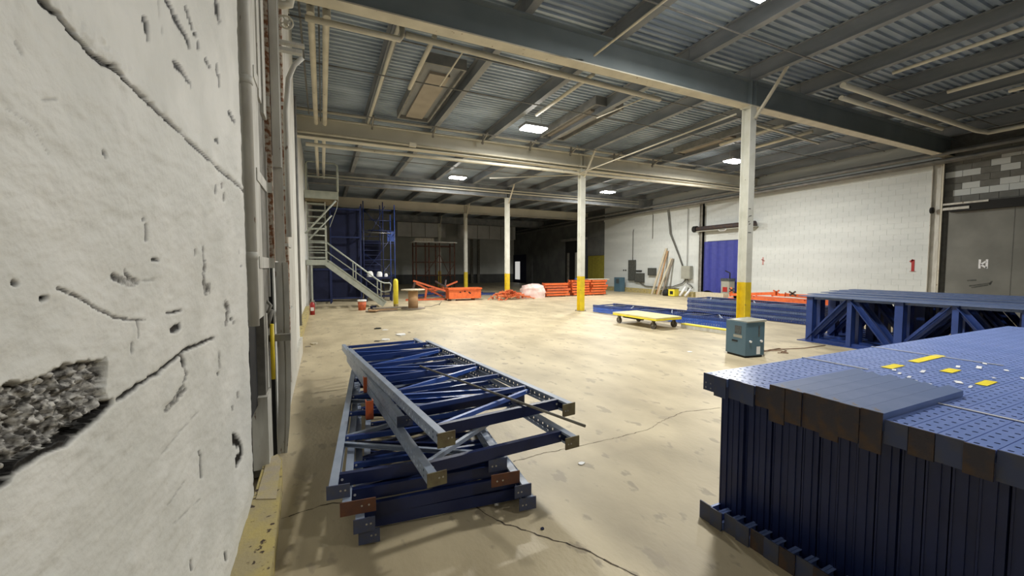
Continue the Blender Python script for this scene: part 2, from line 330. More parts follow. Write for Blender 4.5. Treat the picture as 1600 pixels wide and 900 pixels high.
# ---------------------------------------------------------------- rest of the shell
b = MB().bx(-1.0, XL, 8.8, YB, 0, ZD); b.bx(-1.0, -.43, 4.5, 8.8, 0, ZD); b.bx(-1.0, -.56, 3.10, 4.5, 0, ZD)
struct('wall_left', b, M['white_wall'])
struct('trim_1', MB().bx(-.6, -.46, 8.8, 16.6, 0, .22), M['kerb'])
struct('trim_2', MB().bx(-.43, -.385, 4.6, 8.8, 0, .30), M['white_steel'])
# worn yellow kerb at the foot of the near slab
kb = MB().mat(0)
kp = [(-.45,-.5),(-.27,-.5),(-.27,2.4),(-.30,3.3),(-.325,3.62),(-.37,3.74),(-.45,3.66)]
kb.prism(kp, 0, .13)
kerb = struct('trim_3', kb, M['kerb'])
MB().prism([(-.43,3.05),(-.31,3.0),(-.33,3.6),(-.37,3.72),(-.43,3.64)], .130, .136).build('kerb_nose', M['kerb_grey'], kerb)
# back and front walls
struct('wall_back', MB().bx(XL-.4, XR+.6, YB, YB+.3, 0, ZD), M['back_wall'])
struct('baseboard_back', MB().bx(XL, XR, YB-.06, YB, 0, .9), M['dark_wall'])
struct('wall_front', MB().bx(XL-.4, XR+.6, YF-.3, YF, 0, ZD), M['dark_wall'])
# right wall: block courses (joined pieces), with the curtained doorway at y 13.2 .. 15.5
def courses(y0, y1, z0, z1, x, skip=None, jit=.003):
    b = MB(); r = 0; z = z0
    while z < z1-.02:
        y = y0-(.2 if r % 2 else 0)
        while y < y1-.01:
            a, c = max(y, y0), min(y+.4, y1); zz = min(z+.2, z1)
            if c-a > .03 and not (skip and skip[0] < (a+c)/2 < skip[1] and z < skip[2]-.05):
                j = random.uniform(0, jit)
                b.bx(x-.006-j*.5, x, a+.002, c-.002, z+.002, zz-.002)
            y += .4
        z += .2; r += 1
    return b
wr = struct('wall_right', MB().bx(XR, XR+.3, 15.5, 24.1, 0, ZD).bx(XR, XR+.3, 6.4, 13.2, 0, ZD).bx(XR, XR+.3, 13.2, 15.5, 3.0, ZD), M['white_block'])
cb = courses(6.55, 24.1, 0, 5.2, XR, (13.2, 15.5, 3.0)).build('block', M['white_block'], wr, kind='stuff')
struct('trim_4', MB().bx(XR-.07, XR, 6.55, 24.1, 4.88, 5.2), M['white_block'])
struct('wall_right', MB().bx(XR, XR+.3, 26.8, YB, 0, ZD).bx(XR, XR+.3, 24.1, 26.8, 3.9, ZD), M['dark_wall'])
g = struct('wall_right', MB().bx(XR, XR+.3, YF, 6.3, 0, ZD), M['mortar'])
bm_ = MB().bx(-.02, 0, -.195, .195, .005, .195).mesh('block', M['grey_block']); bw = MB().bx(-.022, 0, -.195, .195, .005, .195).mesh('block', M['white_block'])
WC = [(6.01,4.57),(6.08,4.34),(5.65,4.6),(5.57,4.17),(5.82,4.0),(5.45,3.99),(5.1,3.97),(4.98,4.31),(4.63,4.31),(4.3,4.31),(4.63,4.12),(4.3,4.12),(5.0,4.84),(4.76,4.97),(4.75,4.62),(4.4,4.8),(4.4,4.95),(4.3,4.6),(4.9,4.95)]
for r in range(8):
    for k in range(15):
        y = 6.08-.4*k-(.2 if r % 2 else 0)
        wh = any(abs(y-a) < .17 and abs(3.73+.2*r+.1-c) < .1 for a, c in WC)
        link('block', bw if wh else bm_, g, (XR-random.uniform(0, .006), y, 3.73+.2*r))
# recess behind the curtain and the far doorway
struct('wall_right', MB().bx(XR+1.2, XR+1.3, 12.6, 16.0, 0, 3.2).bx(XR, XR+1.3, 12.9, 13.2, 0, 3.2).bx(XR, XR+1.3, 15.5, 15.8, 0, 3.2).bx(XR, XR+1.3, 12.9, 15.8, 3.05, 3.2), M['dark_wall'])
struct('wall_right', MB().bx(XR+1.0, XR+1.1, 24.1, 26.8, 0, 3.95), M['dark_wall'])

# door columns / trims on the right wall
t = thing('door_post', 'dark grey steel channel post beside the blue curtain doorway', 'post', (XR-.12, 15.62, 0))
MB().bx(-.06, .1, -.09, .09, 0, 5.2).bx(-.1, .06, -.09, -.06, 0, 5.2).bx(-.1, .06, .06, .09, 0, 5.2).build('channel', M['grey_steel'], t)
t = thing('wall_column', 'cream painted steel column at the edge of the white block wall', 'column', (XR-.12, 6.42, 0))
MB().bx(-.09, .12, -.12, -.10, 0, 5.2).bx(-.09, .12, .10, .12, 0, 5.2).bx(.0, .02, -.10, .10, 0, 5.2).build('shaft', M['white_steel'], t)
MB().bx(-.12, -.07, -.18, -.14, 0, 5.2).build('edge_strip', M['cream'], t)
# big grey sliding door with its track
d = struct('door_1', MB().bx(XR-.16, XR-.08, .2, 6.1, .02, 3.45), M['door_grey'])
for y in (1.7, 3.2, 4.7): MB().bx(XR-.165, XR-.16, y, y+.012, .02, 3.45).build('seam', M['mortar'], d)
sm = MB()
for a, c in (((5.35,1.60),(5.35,1.88)),((5.20,1.60),(5.20,1.88)),((5.33,1.72),(5.22,1.82)),((5.33,1.72),(5.20,1.62))):
    sm.bar((XR-.163, *a), (XR-.163, *c), .006, .05, (0, 1, 0))
sm.build('chalk_mark', M['label_white'], d)
sc_ = MB()
for a, c in (((5.55,1.05),(5.1,1.16)),((5.5,1.0),(5.15,1.10)),((5.12,1.10),(5.08,1.22)),((5.6,1.22),(5.4,1.24))):
    sc_.bar((XR-.163, *a), (XR-.163, *c), .006, .035, (0, 1, 0))
sc_.build('scuff', M['cabinet_dark'], d)
t = thing('door_track', 'black overhead track above the grey sliding door', 'track', (XR-.25, 3.3, 3.63))
MB().bx(-.05, .2, -3.4, 2.75, -.22, .04).build('rail', M['black'], t)
MB().bx(-.08, -.05, 1.9, 2.9, .0, .06).bx(-.08, -.05, 2.3, 2.9, -.16, -.08).build('white_cover', M['white_steel'], t)
MB().lathe([(.001,0),(.10,.005),(.10,.07),(.001,.075)], 14).build('roller', M['black'], t, loc=(-.05, 3.2, -.12), rot=(R(90), 0, 0))
# red stencil marks on the white wall
def stroke(name, segs, m, lab, cat):
    b = MB()
    for a, c, wd in segs: b.bar((XR-.012, *a), (XR-.012, *c), .006, wd, (0, 1, 0))
    b.build(name, m, label=lab, cat=cat)
stroke('wall_numeral', [((6.98,1.50),(6.98,1.90),.08),((6.98,1.90),(7.06,1.82),.06),((6.90,1.50),(7.06,1.50),.05)], M['red'], 'small red number 1 painted on the white wall beside the grey sliding door', 'marking')
stroke('wall_numeral', [((12.30,1.75),(12.30,2.10),.05),((12.22,1.92),(12.38,2.0),.05),((12.24,1.76),(12.36,1.76),.05)], M['faint_red'], 'faint red mark painted on the white wall right of the nearest column', 'marking')

# ---------------------------------------------------------------- ceiling: ribbed deck, purlins
b = MB(); y = YF; xs = (XL-.4, XR+.4); prof = []
while y < YB+.2:
    prof += [(y, ZD), (y+.055, ZD), (y+.072, ZD+.038), (y+.133, ZD+.038)]; y += .15
for yy, zz in prof: b.v += [(xs[0], yy, zz), (xs[1], yy, zz)]
for i in range(len(prof)-1): b.face([2*i, 2*i+1, 2*i+3, 2*i+2])
ceiling = struct('ceiling', b, M['deck'])
struct('ceiling', MB().bx(XL-.4, XR+.4, YF, YB+.2, ZD+.05, ZD+.2), M['black'])
PX = [8.73+1.87*k for k in range(-5, 6)]
def ibeam(L, h, wd, tf, tw, axis='y', m=(0, 0, 0)):
    b = MB(); f = (lambda x0,x1,z0,z1: b.bx(x0,x1,0,L,z0,z1)) if axis == 'y' else (lambda x0,x1,z0,z1: b.bx(0,L,x0,x1,z0,z1))
    b.mat(m[0]); f(-wd/2, wd/2, 0, tf); b.mat(m[1]); f(-tw/2, tw/2, tf, h-tf); b.mat(m[2]); f(-wd/2, wd/2, h-tf, h); return b
bays = [-7.4]+GY+[YB]
pms = [ibeam(c-a-.004, ZP1-ZG1, .14, .014, .01).mesh('purlin', M['purlin']) for a, c in zip(bays, bays[1:])]
for x in PX[1:]:
    for a, pm in zip(bays, pms): link('purlin', pm, ceiling, (x, a+.002, ZG1))
glab = ['girder over the camera, out of frame', 'deep blue-grey girder with a cream lower flange, nearest in view', 'cream painted girder with conduits along it, second from the camera',
        'grey girder beyond the cream one, third from the camera', 'pale cream girder carried by the third column from the left', 'dark grey girder farthest back, above the silver ducts']
for i, y in enumerate(GY):
    t = thing('girder', glab[i], 'girder', (-.42 if i < 2 else XL+.005, y, ZG0))
    mm = [M['cream'], M['cream'], M['cream_pale'], M['pipe_dark'], M['cream_pale'], M['pipe_dark']][i]
    web = [M['girder'], M['girder'], M['cream_pale'], M['purlin'], M['cream_pale'], M['purlin']][i]
    ibeam(XR-.01-(-.42 if i < 2 else XL+.005), ZG1-ZG0, .24, .022, .014, 'x', (0, 1, 1)).build('beam', [mm, web], t)
    s_ = MB()
    for cx in (8.73-(-.42 if i < 2 else XL+.005),): 
        for dx in (-.07, .07): s_.bx(cx+dx-.006, cx+dx+.006, -.11, -.007, .022, ZG1-ZG0-.022)
    s_.build('stiffener', web, t)

# ---------------------------------------------------------------- columns with knee braces
def column(y, lab, far=False):
    t = thing('steel_column', lab, 'column', (8.73, y, 0), group=None)
    b = MB(); H = ZG0-.012
    for z0, z1, mi in ((.012, 1.30, 1), (1.30, H, 0)):
        b.mat(mi); b.bx(-.10, .10, -.105, -.093, z0, z1).bx(-.10, .10, .093, .105, z0, z1).bx(-.005, .005, -.093, .093, z0, z1)
    b.build('shaft', [M['col_white'], M['col_yellow']], t)
    b = MB().bx(-.15, .15, -.16, .16, 0, .012)
    for sx in (-.12, .12):
        for sy in (-.13, .13): b.tube([(sx, sy, .01), (sx, sy, .05)], .011, 6)
    b.build('base_plate', M['wood_grey'], t)
    MB().bx(-.13, .13, -.14, .14, H, ZG0).build('cap_plate', M['col_white'], t)
    MB().bar((.03, -.12, 4.93), (.03, -.80, ZG1+.02), .05, .05).build('knee_brace', M['cream'], t)
for y, l in zip(GY[1:], ['nearest white steel column with yellow base, behind the blue cabinet', 'second white steel column with yellow base, standing alone mid-floor',
        'third white column with yellow base, behind the orange scrap heap', 'thin distant white column with yellow base, fourth along the row', 'farthest dim column in front of the silver ducts']):
    column(y, l)
marks = MB()
for k, z in enumerate((2.42, 2.60, 2.66, 2.78, 2.95)): marks.bar((8.66+.02*(k%2), 6.0935, z), (8.76-.03*(k%3), 6.0935, z+.02*(k%2)), .004, .018)
marks.build('marker_scribble', M['cable_grey'], label='faint scribbles on the face of the nearest white column', cat='marking')

# ---------------------------------------------------------------- pipes and conduits under the roof
def pipe(name, pts, r, m, lab, n=10, cat='pipe', group=None):
    return MB().tube(pts, r, n).build(name, m, label=lab, cat=cat, group=group)
C, CP, PD = M['cream'], M['cream_pale'], M['pipe_dark']
for x, l in ((-.08, 'left of two cream pipes running back along the left wall under the roof'), (.13, 'right of two cream pipes running back along the left wall under the roof')):
    pipe('ceiling_pipe', [(x, 6.5, 5.16), (x, 6.62, 5.42), (x, 6.75, 5.5), (x, 12.3, 5.5)], .052, C, l)
    pipe('ceiling_pipe', [(x-.02, 12.95, 5.4), (x-.02, 19.1, 5.4)], .052, CP, l.replace('under the roof', 'beyond the cream girder'))
pipe('ceiling_pipe', [(-.25, 3, 5.75), (-.25, 12.4, 5.75)], .018, PD, 'thin dark conduit along the left wall beside the two cream pipes')
pipe('ceiling_pipe', [(.03, 6.6, 5.7), (.03, 12.4, 5.6)], .014, PD, 'thin dark conduit between the two cream pipes at the left')
pipe('ceiling_pipe', [(-.15, 6.55, 5.13), (1.15, 6.55, 5.13), (1.2, 6.62, 5.25), (1.2, 6.7, 5.5)], .045, C, 'cream pipe tucked under the left end of the nearest girder')
pipe('ceiling_pipe', [(1.25, 6.62, 5.26), (6.5, 6.62, 5.16)], .05, C, 'long cream pipe running along behind the nearest girder')
pipe('ceiling_pipe', [(1.78, 6.9, 5.5), (1.78, 9.1, 5.5)], .042, C, 'short thick cream pipe stub under the deck, left of the tan roof panel')
pipe('ceiling_pipe', [(5.0, 6.9, 5.5), (5.0, 9.3, 5.5)], .042, C, 'short thick cream pipe stub ending near the bright square lamp')
pipe('ceiling_pipe', [(1.25, 6.7, 5.72), (1.25, 12.4, 5.72)], .035, CP, 'beige pipe along the first roof purlin from the left')
pipe('ceiling_pipe', [(4.36, 3.6, 5.32), (4.36, 6.0, 5.32)], .02, C, 'thin pale rod above the nearest girder, left of centre')
pipe('ceiling_pipe', [(2.24, 6.7, 5.3), (2.24, 8.3, 5.32)], .014, C, 'thin pale rod hanging in front of the left tan roof panel')
pipe('ceiling_pipe', [(6.35, 6.6, 5.25), (6.35, 8.6, 5.4)], .014, C, 'thin pale rod in front of the right tan roof panel')
pipe('ceiling_pipe', [(8.5, 6.35, 5.08), (8.5, 12.6, 5.03)], .02, C, 'thin pale conduit joining the tops of the two nearest columns')
pipe('ceiling_pipe', [(8.5, 12.6, 5.03), (9.6, 12.55, 5.03)], .018, C, 'short pale conduit at the top of the second column')
pipe('ceiling_pipe', [(8.9, 12.9, 5.1), (6.4, 16.0, 5.35)], .02, CP, 'pale rod slanting back from the second column top')
for z, r, l, m in ((5.90, .035, 'upper cream rail along the second girder', C), (5.72, .03, 'lower cream rail along the second girder', C), (5.30, .035, 'cream conduit along the foot of the second girder', C), (4.98, .05, 'long cream pipe slung below the second girder', C)):
    pipe('ceiling_pipe', [(-.6 if z != 4.98 else -.35, 12.53, z), (8.4, 12.53, z+(.06 if z == 4.98 else 0)), (17.2, 12.53, z+(.12 if z == 4.98 else 0))], r, m, l)
MB().bx(2.42, 2.62, 12.46, 12.55, 5.24, 5.36).build('junction_box', C, label='small cream junction box on the conduit of the second girder', cat='box')
for z, l in ((5.55, 'upper grey conduit on the third girder'), (5.42, 'lower grey conduit on the third girder')):
    pipe('ceiling_pipe', [(-.5, 19.2, z), (9, 19.2, z), (17.3, 19.2, z)], .03, CP, l)
# sprinkler branch lines across the bays
for k, (y, z) in enumerate(((7.5, 5.62), (9.0, 5.62), (11.6, 5.62), (2.2, 5.62), (4.9, 5.66), (15.8, 5.6))):
    pipe('sprinkler_pipe', [(-.5, y, z), (17.6, y, z)], .014, PD, ['thin dark line crossing under the deck just behind the nearest girder', 'thin dark line crossing under the deck in front of the tan roof panels', 'thin dark line crossing under the deck just before the cream girder',
        'thin dark line crossing the roof above the camera', 'thin dark line crossing the roof just before the nearest girder', 'thin dark line crossing the roof beyond the cream girder'][k], 6)
# dark hangers crossing the second girder
hg = MB()
for x in (1.35, 3.1, 4.7, 6.4, 8.0, 9.9, 11.8): hg.bar((x, 12.36, 5.55), (x+.04, 12.36, 5.86), .04, .05).bar((x, 11.9, 5.78), (x, 12.4, 5.6), .04, .04)
hg.build('pipe_hangers', M['grey_steel'], label='row of dark strap hangers holding the rails to the second girder', cat='hangers', kind='stuff')
# pipes over the right bays
pipe('ceiling_pipe', [(9.95, 5.0, 5.45), (16.5, 5.0, 5.42), (16.95, 4.9, 5.4), (17.0, 4.2, 5.4), (17.0, -2, 5.4)], .06, CP, 'thick grey-cream pipe with an elbow over the right foreground')
pipe('ceiling_pipe', [(10.4, 5.25, 5.36), (15.2, 5.25, 5.36)], .05, CP, 'thick grey-cream pipe beside the elbowed one, ending short')
pipe('ceiling_pipe', [(10.85, -3, 5.68), (10.85, 4.55, 5.68)], .035, CP, 'pale pipe along a purlin over the right foreground, first of three')
pipe('ceiling_pipe', [(12.9, -3, 5.6), (12.9, 4.4, 5.6)], .04, CP, 'pale pipe along a purlin over the right foreground, second of three')
pipe('ceiling_pipe', [(14.1, -3, 5.6), (14.1, 3.8, 5.6)], .04, CP, 'pale pipe along a purlin over the right foreground, third of three')
pipe('ceiling_pipe', [(9.6, 7.0, 5.3), (13.6, 7.4, 5.35)], .03, C, 'pale pipe right of the nearest column top, under the roof')
for x, l in ((11.6, 'first of two short pale tubes under the roof right of the nearest column'), (12.9, 'second of two short pale tubes under the roof right of the nearest column')):
    pipe('ceiling_pipe', [(x, 7.2, 5.55), (x, 9.2, 5.55)], .045, C, l)
for x, z, r, l in ((17.75, 5.20, .055, 'upper dark pipe along the top of the right wall'), (17.95, 5.02, .05, 'middle dark pipe along the top of the right wall'), (18.3, 5.35, .06, 'dark pipe hugging the top of the right wall'), (18.2, 5.05, .09, 'thick dark pipe at the top of the white block wall')):
    pipe('wall_pipe', [(x, YF+.3, z), (x, 38, z)], r, PD, l)
# tan roof panels in dark frames
for x, y0, y1, l in ((2.45, 8.6, 12.0, 'left tan roof panel in a dark curb under the deck'), (6.95, 8.9, 11.8, 'right tan roof panel in a dark curb, right of the bright lamp'), (12.4, 8.8, 11.4, 'far tan roof panel right of the nearest column')):
    t = thing('roof_panel', l, 'panel', (x, y0, 5.86))
    b = MB(); L = y1-y0
    b.bx(-.45, -.40, 0, L, .0, .22).bx(.40, .45, 0, L, 0, .22).bx(-.45, .45, -.05, 0, 0, .22).bx(-.45, .45, L, L+.05, 0, .22)
    b.build('frame', M['pipe_dark'], t)
    MB().bx(-.22, .24, .5, L-.05, .04, .10).build('tan_board', M['panel_tan'], t)
    MB().bx(-.40, .40, 0, L, .10, .12).build('backing', M['purlin'], t)

# ---------------------------------------------------------------- door jamb assembly on the left wall
t = thing('wall_conduit', 'white painted round conduit running up the near left slab edge', 'pipe', (-.43, 3.22, 1.25))
MB().tube([(0,0,0),(0,0,4.8)], .032, 12).build('tube', M['white_steel'], t)
for z in (.45, 1.6, 3.0): MB().tube([(0,0,z),(0,0,z+.05)], .037, 12).build('coupling', M['white_steel'], t)
t = thing('door_jamb', 'battered white steel door jamb with a dark slot, on the left wall', 'jamb', (-.50, 3.7, 0))
def A(b, x0, x1, y0, y1, z0, z1): return b.bx(x0+.50, x1+.50, y0-3.7, y1-3.7, z0, z1)
A(MB(), -.56, -.415, 3.35, 3.62, 1.28, ZD-.1).build('flat_strip', M['white_steel'], t)
A(MB(), -.56, -.42, 3.62, 3.98, .02, 2.92).build('slot', M['grey_steel'], t)
A(MB(), -.56, -.405, 3.62, 3.76, 2.92, ZD-.1).build('upper_cover', M['white_steel'], t)
A(MB(), -.56, -.395, 3.79, 3.97, 2.86, ZD-.1).build('upper_cover', M['white_steel'], t)
A(MB(), -.56, -.405, 3.955, 3.98, 1.4, 2.6).build('edge_strip', M['white_steel'], t)
A(MB(), -.56, -.47, 3.28, 3.60, .6, 1.25).build('dark_slot', M['black'], t)
A(MB(), -.56, -.392, 3.985, 3.995, 0, 1.66).build('dark_channel', M['black'], t)
for z in (1.64, 2.27, 2.98):
    A(A(MB(), -.425, -.408, 3.42, 3.99, z, z+.085), -.42, -.372, 3.98, 3.995, z, z+.085).build('hinge_strap', M['white_steel'], t)
A(MB(), -.42, -.26, 3.88, 3.93, 1.03, 1.085).build('stub_bar', M['grey_steel'], t)
t = thing('rusty_angle', 'rusty steel angle standing against the left wall', 'angle', (-.40, 4.0, 1.69))
MB().bx(-.018, .030, .003, .02, 0, 4.2).build('leaf', M['rust'], t)
MB().bx(.022, .030, .02, .05, 0, 4.2).build('leaf', M['rust'], t)
t = thing('sheet_guard', 'bent white sheet-metal guard from floor to shoulder height on the left wall', 'guard', (-.42, 4.05, 0))
b = MB()
zs = [0.0, .25, .5, .8, 1.1, 1.4, 1.69]; off = [-.01, .015, .03, .04, .035, .04, .035]
for i in range(len(zs)-1):
    o0, o1 = off[i], off[i+1]
    for xa, xb, yo in ((.022, .06, 0), (.06, .085, .012), (.085, .108, 0)):
        b.hexa([(xa+o0*.6, yo, zs[i]), (xb+o0, yo, zs[i]), (xb+o0, yo+.01, zs[i]), (xa+o0*.6, yo+.01, zs[i]), (xa+o1*.6, yo, zs[i+1]), (xb+o1, yo, zs[i+1]), (xb+o1, yo+.01, zs[i+1]), (xa+o1*.6, yo+.01, zs[i+1])])
    b.hexa([(.085+o0, .01, zs[i]), (.108+o0, .01, zs[i]), (.065+o0*.4, .35, zs[i]), (.05+o0*.4, .35, zs[i]), (.085+o1, .01, zs[i+1]), (.108+o1, .01, zs[i+1]), (.065+o1*.4, .35, zs[i+1]), (.05+o1*.4, .35, zs[i+1])])
b.build('sheet', M['white_steel'], t)
MB().bx(.05, .125, .012, .022, 1.70, 5.3).build('cover_plate', M['white_steel'], t)
MB().bx(.055, .118, -.03, .010, 2.5, 5.3).build('upper_box', M['white_steel'], t)
MB().bx(.045, .055, -.01, .012, 2.6, 5.3).build('groove', M['grey_steel'], t)
t = thing('pipe_column', 'wavy white cover strip on the left wall, right of the jamb', 'strip', (-.40, 5.2, .3))
MB().bx(-.025, .055, -.2, 1.1, 0, 5.2).build('strip', M['white_steel'], t)
MB().tube([(.075, -.62, .2), (.085, -.62, 1.4), (.075, -.62, 2.8), (.085, -.62, 5.0)], .016, 8).build('rusty_rod', M['rust'], t)
for z in (.9, 1.55, 2.1, 2.9): MB().bx(-.01, .10, -.66, -.2, z, z+.03).build('clip', M['white_steel'], t)
t = thing('switch_box', 'open dented white switch box with a yellow pipe, low on the jamb', 'box', (-.46, 3.76, .1))
MB().bx(.005, .045, -.03, .04, .58, 1.18).build('box', M['white_steel'], t)
MB().tube([(.068, .1, .62), (.068, .1, 1.08)], .016, 8).build('yellow_pipe', M['col_yellow'], t)
MB().tube([(.04, .05, 1.16), (.075, .02, 1.24), (.04, .08, 1.27)], .012, 6).tube([(.03, .10, 1.05), (.075, .08, 1.2)], .018, 6).build('broken_bracket', M['grey_steel'], t)
MB().bx(-.05, .055, -.20, .04, 0, .56).build('lower_plate', M['white_steel'], t)
t = thing('grey_downpipe', 'grey vertical pipe on the left wall in front of the stairs', 'pipe', (-.43, 8.95, .5))
MB().tube([(0,0,0),(0,0,4.4)], .038, 10).build('tube', M['pipe_dark'], t)
# round drum and arm near the roof on the left
t = thing('cable_drum', 'small cream cable drum and curved arm high on the left wall', 'drum', (-.25, 4.25, 3.83))
b = MB(); N = 18
ring = [(.055*math.cos(2*math.pi*k/N), 0, .055*math.sin(2*math.pi*k/N)) for k in range(N+1)]
b.tube(ring, .008, 6).tube([(.0, -.01, 0), (0, .05, 0)], .02, 8)
for k in range(4): b.tube([(0,0,0), (.05*math.cos(k*1.57+.4), 0, .05*math.sin(k*1.57+.4))], .005, 5)
b.build('drum', M['cream'], t)
MB().tube([(-.12, 0, .16), (-.03, 0, .14), (.03, 0, .16), (.05, 0, .26)], .035, 8).build('pipe_elbow', M['cream'], t)
MB().tube([(-.03, .1, -1.9), (-.03, .1, -.75), (.0, .1, -.45), (.05, .1, -.32), (.12, .1, -.24)], .022, 8).build('curved_arm', M['white_steel'], t)
MB().bx(-.1, .12, .08, .14, -.21, -.18).bx(-.1, .14, .08, .14, -.14, -.12).build('bracket', M['white_steel'], t)
# ---------------------------------------------------------------- pallet rack upright frames
_mesh = {}
def post_mesh(L, T=.08, D=.05, mname='blue'):
    k = ('p', L, T, mname)
    if k in _mesh: return _mesh[k]
    b = MB(); zc = [-T, -.82*T, -.62*T, -.38*T, -.18*T, 0]
    n = int(L/.07)
    for i in range(n):
        y0, ya, yb, y1 = i*.07, i*.07+.029, i*.07+.041, (i+1)*.07
        if i == n-1: y1 = L
        def q(a, c, d, e):
            s = len(b.v); b.v += [(0, a, d), (0, c, d), (0, c, e), (0, a, e)]; b.face([s+3, s+2, s+1, s])
        q(y0, ya, -T, 0); q(yb, y1, -T, 0)
        for a, c in ((0, 1), (2, 3), (4, 5)): q(ya, yb, zc[a], zc[c])
    b.bx(.0002, D, 0, L, -.003, 0).bx(.0002, D, 0, L, -T, -T+.003)
    b.bx(D-.003, D, 0, L, -.016, -.003).bx(D-.003, D, 0, L, -T+.003, -T+.016)
    _mesh[k] = b.mesh('post', M[mname]); return _mesh[k]
def brace_mesh(length, T, mname, depth=.035):
    k = ('b', round(length, 3), T, mname, depth)
    if k in _mesh: return _mesh[k]
    h = T-.008 if mname != 'blue_shaded' or T > .0801 or depth != .035 else T-.001
    b = MB().bx(0, length, 0, .003, -h/2, h/2).bx(0, length, .003, depth, h/2-.003, h/2).bx(0, length, .003, depth, -h/2, -h/2+.003)
    if T > .0799 and length < .96: b.bx(0, length, -.007, 0, -h*.14, h*.28).bx(0, length, -.003, 0, h*.40, h*.5)
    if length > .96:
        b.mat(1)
        for x in (.06, length-.06): b.tube([(x, -.003, .006), (x, 0, .006)], .008, 8)  # pale discs painted in for lit floor seen through the brace holes
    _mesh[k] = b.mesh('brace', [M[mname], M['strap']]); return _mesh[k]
def plate_mesh(wd, h, mname):
    k = ('f', wd, h, mname)
    if k in _mesh: return _mesh[k]
    b = MB().bx(0, wd, -.008, 0, -h, 0)
    b.mat(1)
    for x, z in ((wd*.60, -.45*h), (wd*.80, -.45*h)): b.tube([(x, -.0095, z), (x, -.0075, z)], .006, 8)
    _mesh[k] = b.mesh('foot_plate', [M[mname], M['steel']]); return _mesh[k]
def frame_parts(t, W, L, T=.08, pm='blue', bm='blue', fm='plate_dark', plate=(.12, .083), ys=None, diag=True, plates=(1, 1), po=(0, 0), bright=None, first=.13, flip=False, far_plate=False):
    """flat upright frame: x across, y along, top face z=0"""
    link('post', post_mesh(L, T, .05, pm), t, (-W/2, 0, 0))
    link('post', post_mesh(L, T, .05, pm), t, (W/2, 0, -T), (0, math.pi, 0))
    if plates[0]: link('foot_plate', plate_mesh(plate[0], plate[1], fm), t, (-W/2-.012+po[0], -.002, .004))
    if plates[1]: link('foot_plate', plate_mesh(plate[0], plate[1], fm), t, (W/2+.012+po[1], .006, .004-plate[1]), (0, math.pi, 0))
    if ys is None:
        n = max(2, int(round((L-.3)/.85))); ys = [first]+[first+(L-.3)*(k+1)/n for k in range(n)]
    inn = W-.012
    for q, y in enumerate(ys):
        thin = q > 0 and W > 1
        link('horizontal_brace', brace_mesh(inn, T*.55 if thin else T, 'blue' if (thin and bm == 'blue_shaded') else bm, .03 if thin else .035), t, (-inn/2, y, -T/2+(T*.2 if thin else 0)))
    if diag:
        for k in range(len(ys)-1):
            a = Vector((-inn/2+.03, ys[k]+.05, 0)); c = Vector((inn/2-.03, ys[k+1]-.04, 0))
            if (k % 2) ^ flip: a.x, c.x = c.x, a.x
            d = c-a
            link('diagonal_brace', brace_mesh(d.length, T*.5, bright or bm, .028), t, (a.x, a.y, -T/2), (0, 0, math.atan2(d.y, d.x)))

# the loose pile of frames on the floor, left of centre
def pile_frame(x, y, z, yaw, pitch, roll, L, lab, **k):
    t = thing('upright_frame', lab, 'rack frame', (x, y, z), 0, 'blue rack frames lying in the loose pile')
    cy, sy = math.cos(R(yaw)), math.sin(R(yaw)); p, r = R(pitch), R(roll)
    m = Matrix(((cy,-sy,0),(sy,cy,0),(0,0,1))) @ Matrix(((1,0,0),(0,math.cos(p),-math.sin(p)),(0,math.sin(p),math.cos(p)))) @ Matrix(((math.cos(r),0,math.sin(r)),(0,1,0),(-math.sin(r),0,math.cos(r))))
    t.rotation_euler = m.to_euler()
    frame_parts(t, 1.1, L, **k); return t
pile_frame(.714, 2.415, .100, -6.0, 0, 0, 3.2, 'lowest blue rack frame of the loose pile, resting on the floor', ys=[.14,.6,1.2,1.75,2.4,3.05], pm='blue_dull', bm='blue_shaded', fm='plate_dark')
pile_frame(.688, 2.418, .184, -4.0, 0, 0, 3.2, 'second lowest blue rack frame of the loose pile', ys=[.14,.8,1.35,2.0,2.6,3.0], pm='blue_dull', bm='blue_shaded', fm='plate_dark', flip=True)
t3 = pile_frame(.62, 2.47, .268, -5.2, 0, 0, 3.15, 'rack frame with brown foot plates, low in the loose pile', ys=[.13,.5,1.0,1.6,2.2,2.75,3.0], pm='blue_dull', bm='blue_shaded', fm='plate_brown', plate=(.20, .083))
pile_frame(.549, 2.525, .352, -5.9, 0, 0, 3.14, 'rack frame with pale left post sticking out, middle of the loose pile', ys=[.13,.75,1.3,1.8,2.45,3.0], pm='blue_dull', bm='blue_shaded', fm='plate_dark', flip=True, plate=(.13, .083), bright='blue_dull')
pile_frame(1.086, 2.358, .436, 4.2, 0, 0, 3.66, 'rack frame with a rusty right corner plate, third from the top of the loose pile', ys=[.13,.9,1.5,2.05,2.6,3.1,3.5], pm='blue_dull', bm='blue_shaded', fm='plate_olive', bright='blue_dull')
pile_frame(1.04, 3.14, .520, 4.6, 0, 0, 3.3, 'shorter set-back rack frame just under the topmost one of the loose pile', ys=[.13,.55,1.15,1.6,2.2,2.7,3.15], pm='blue_dull', bm='blue_shaded', fm='plate_dark', flip=True, bright='blue_bright')
pile_frame(1.184, 2.53, .604, 6.9, 0, 0, 3.16, 'topmost blue rack frame of the loose pile', pm='blue_dull', bm='blue_shaded', fm='plate_olive', bright='blue_bright', ys=[.13, .58, 1.05, 1.55, 2.1, 2.6, 3.05], plate=(.12, .095))
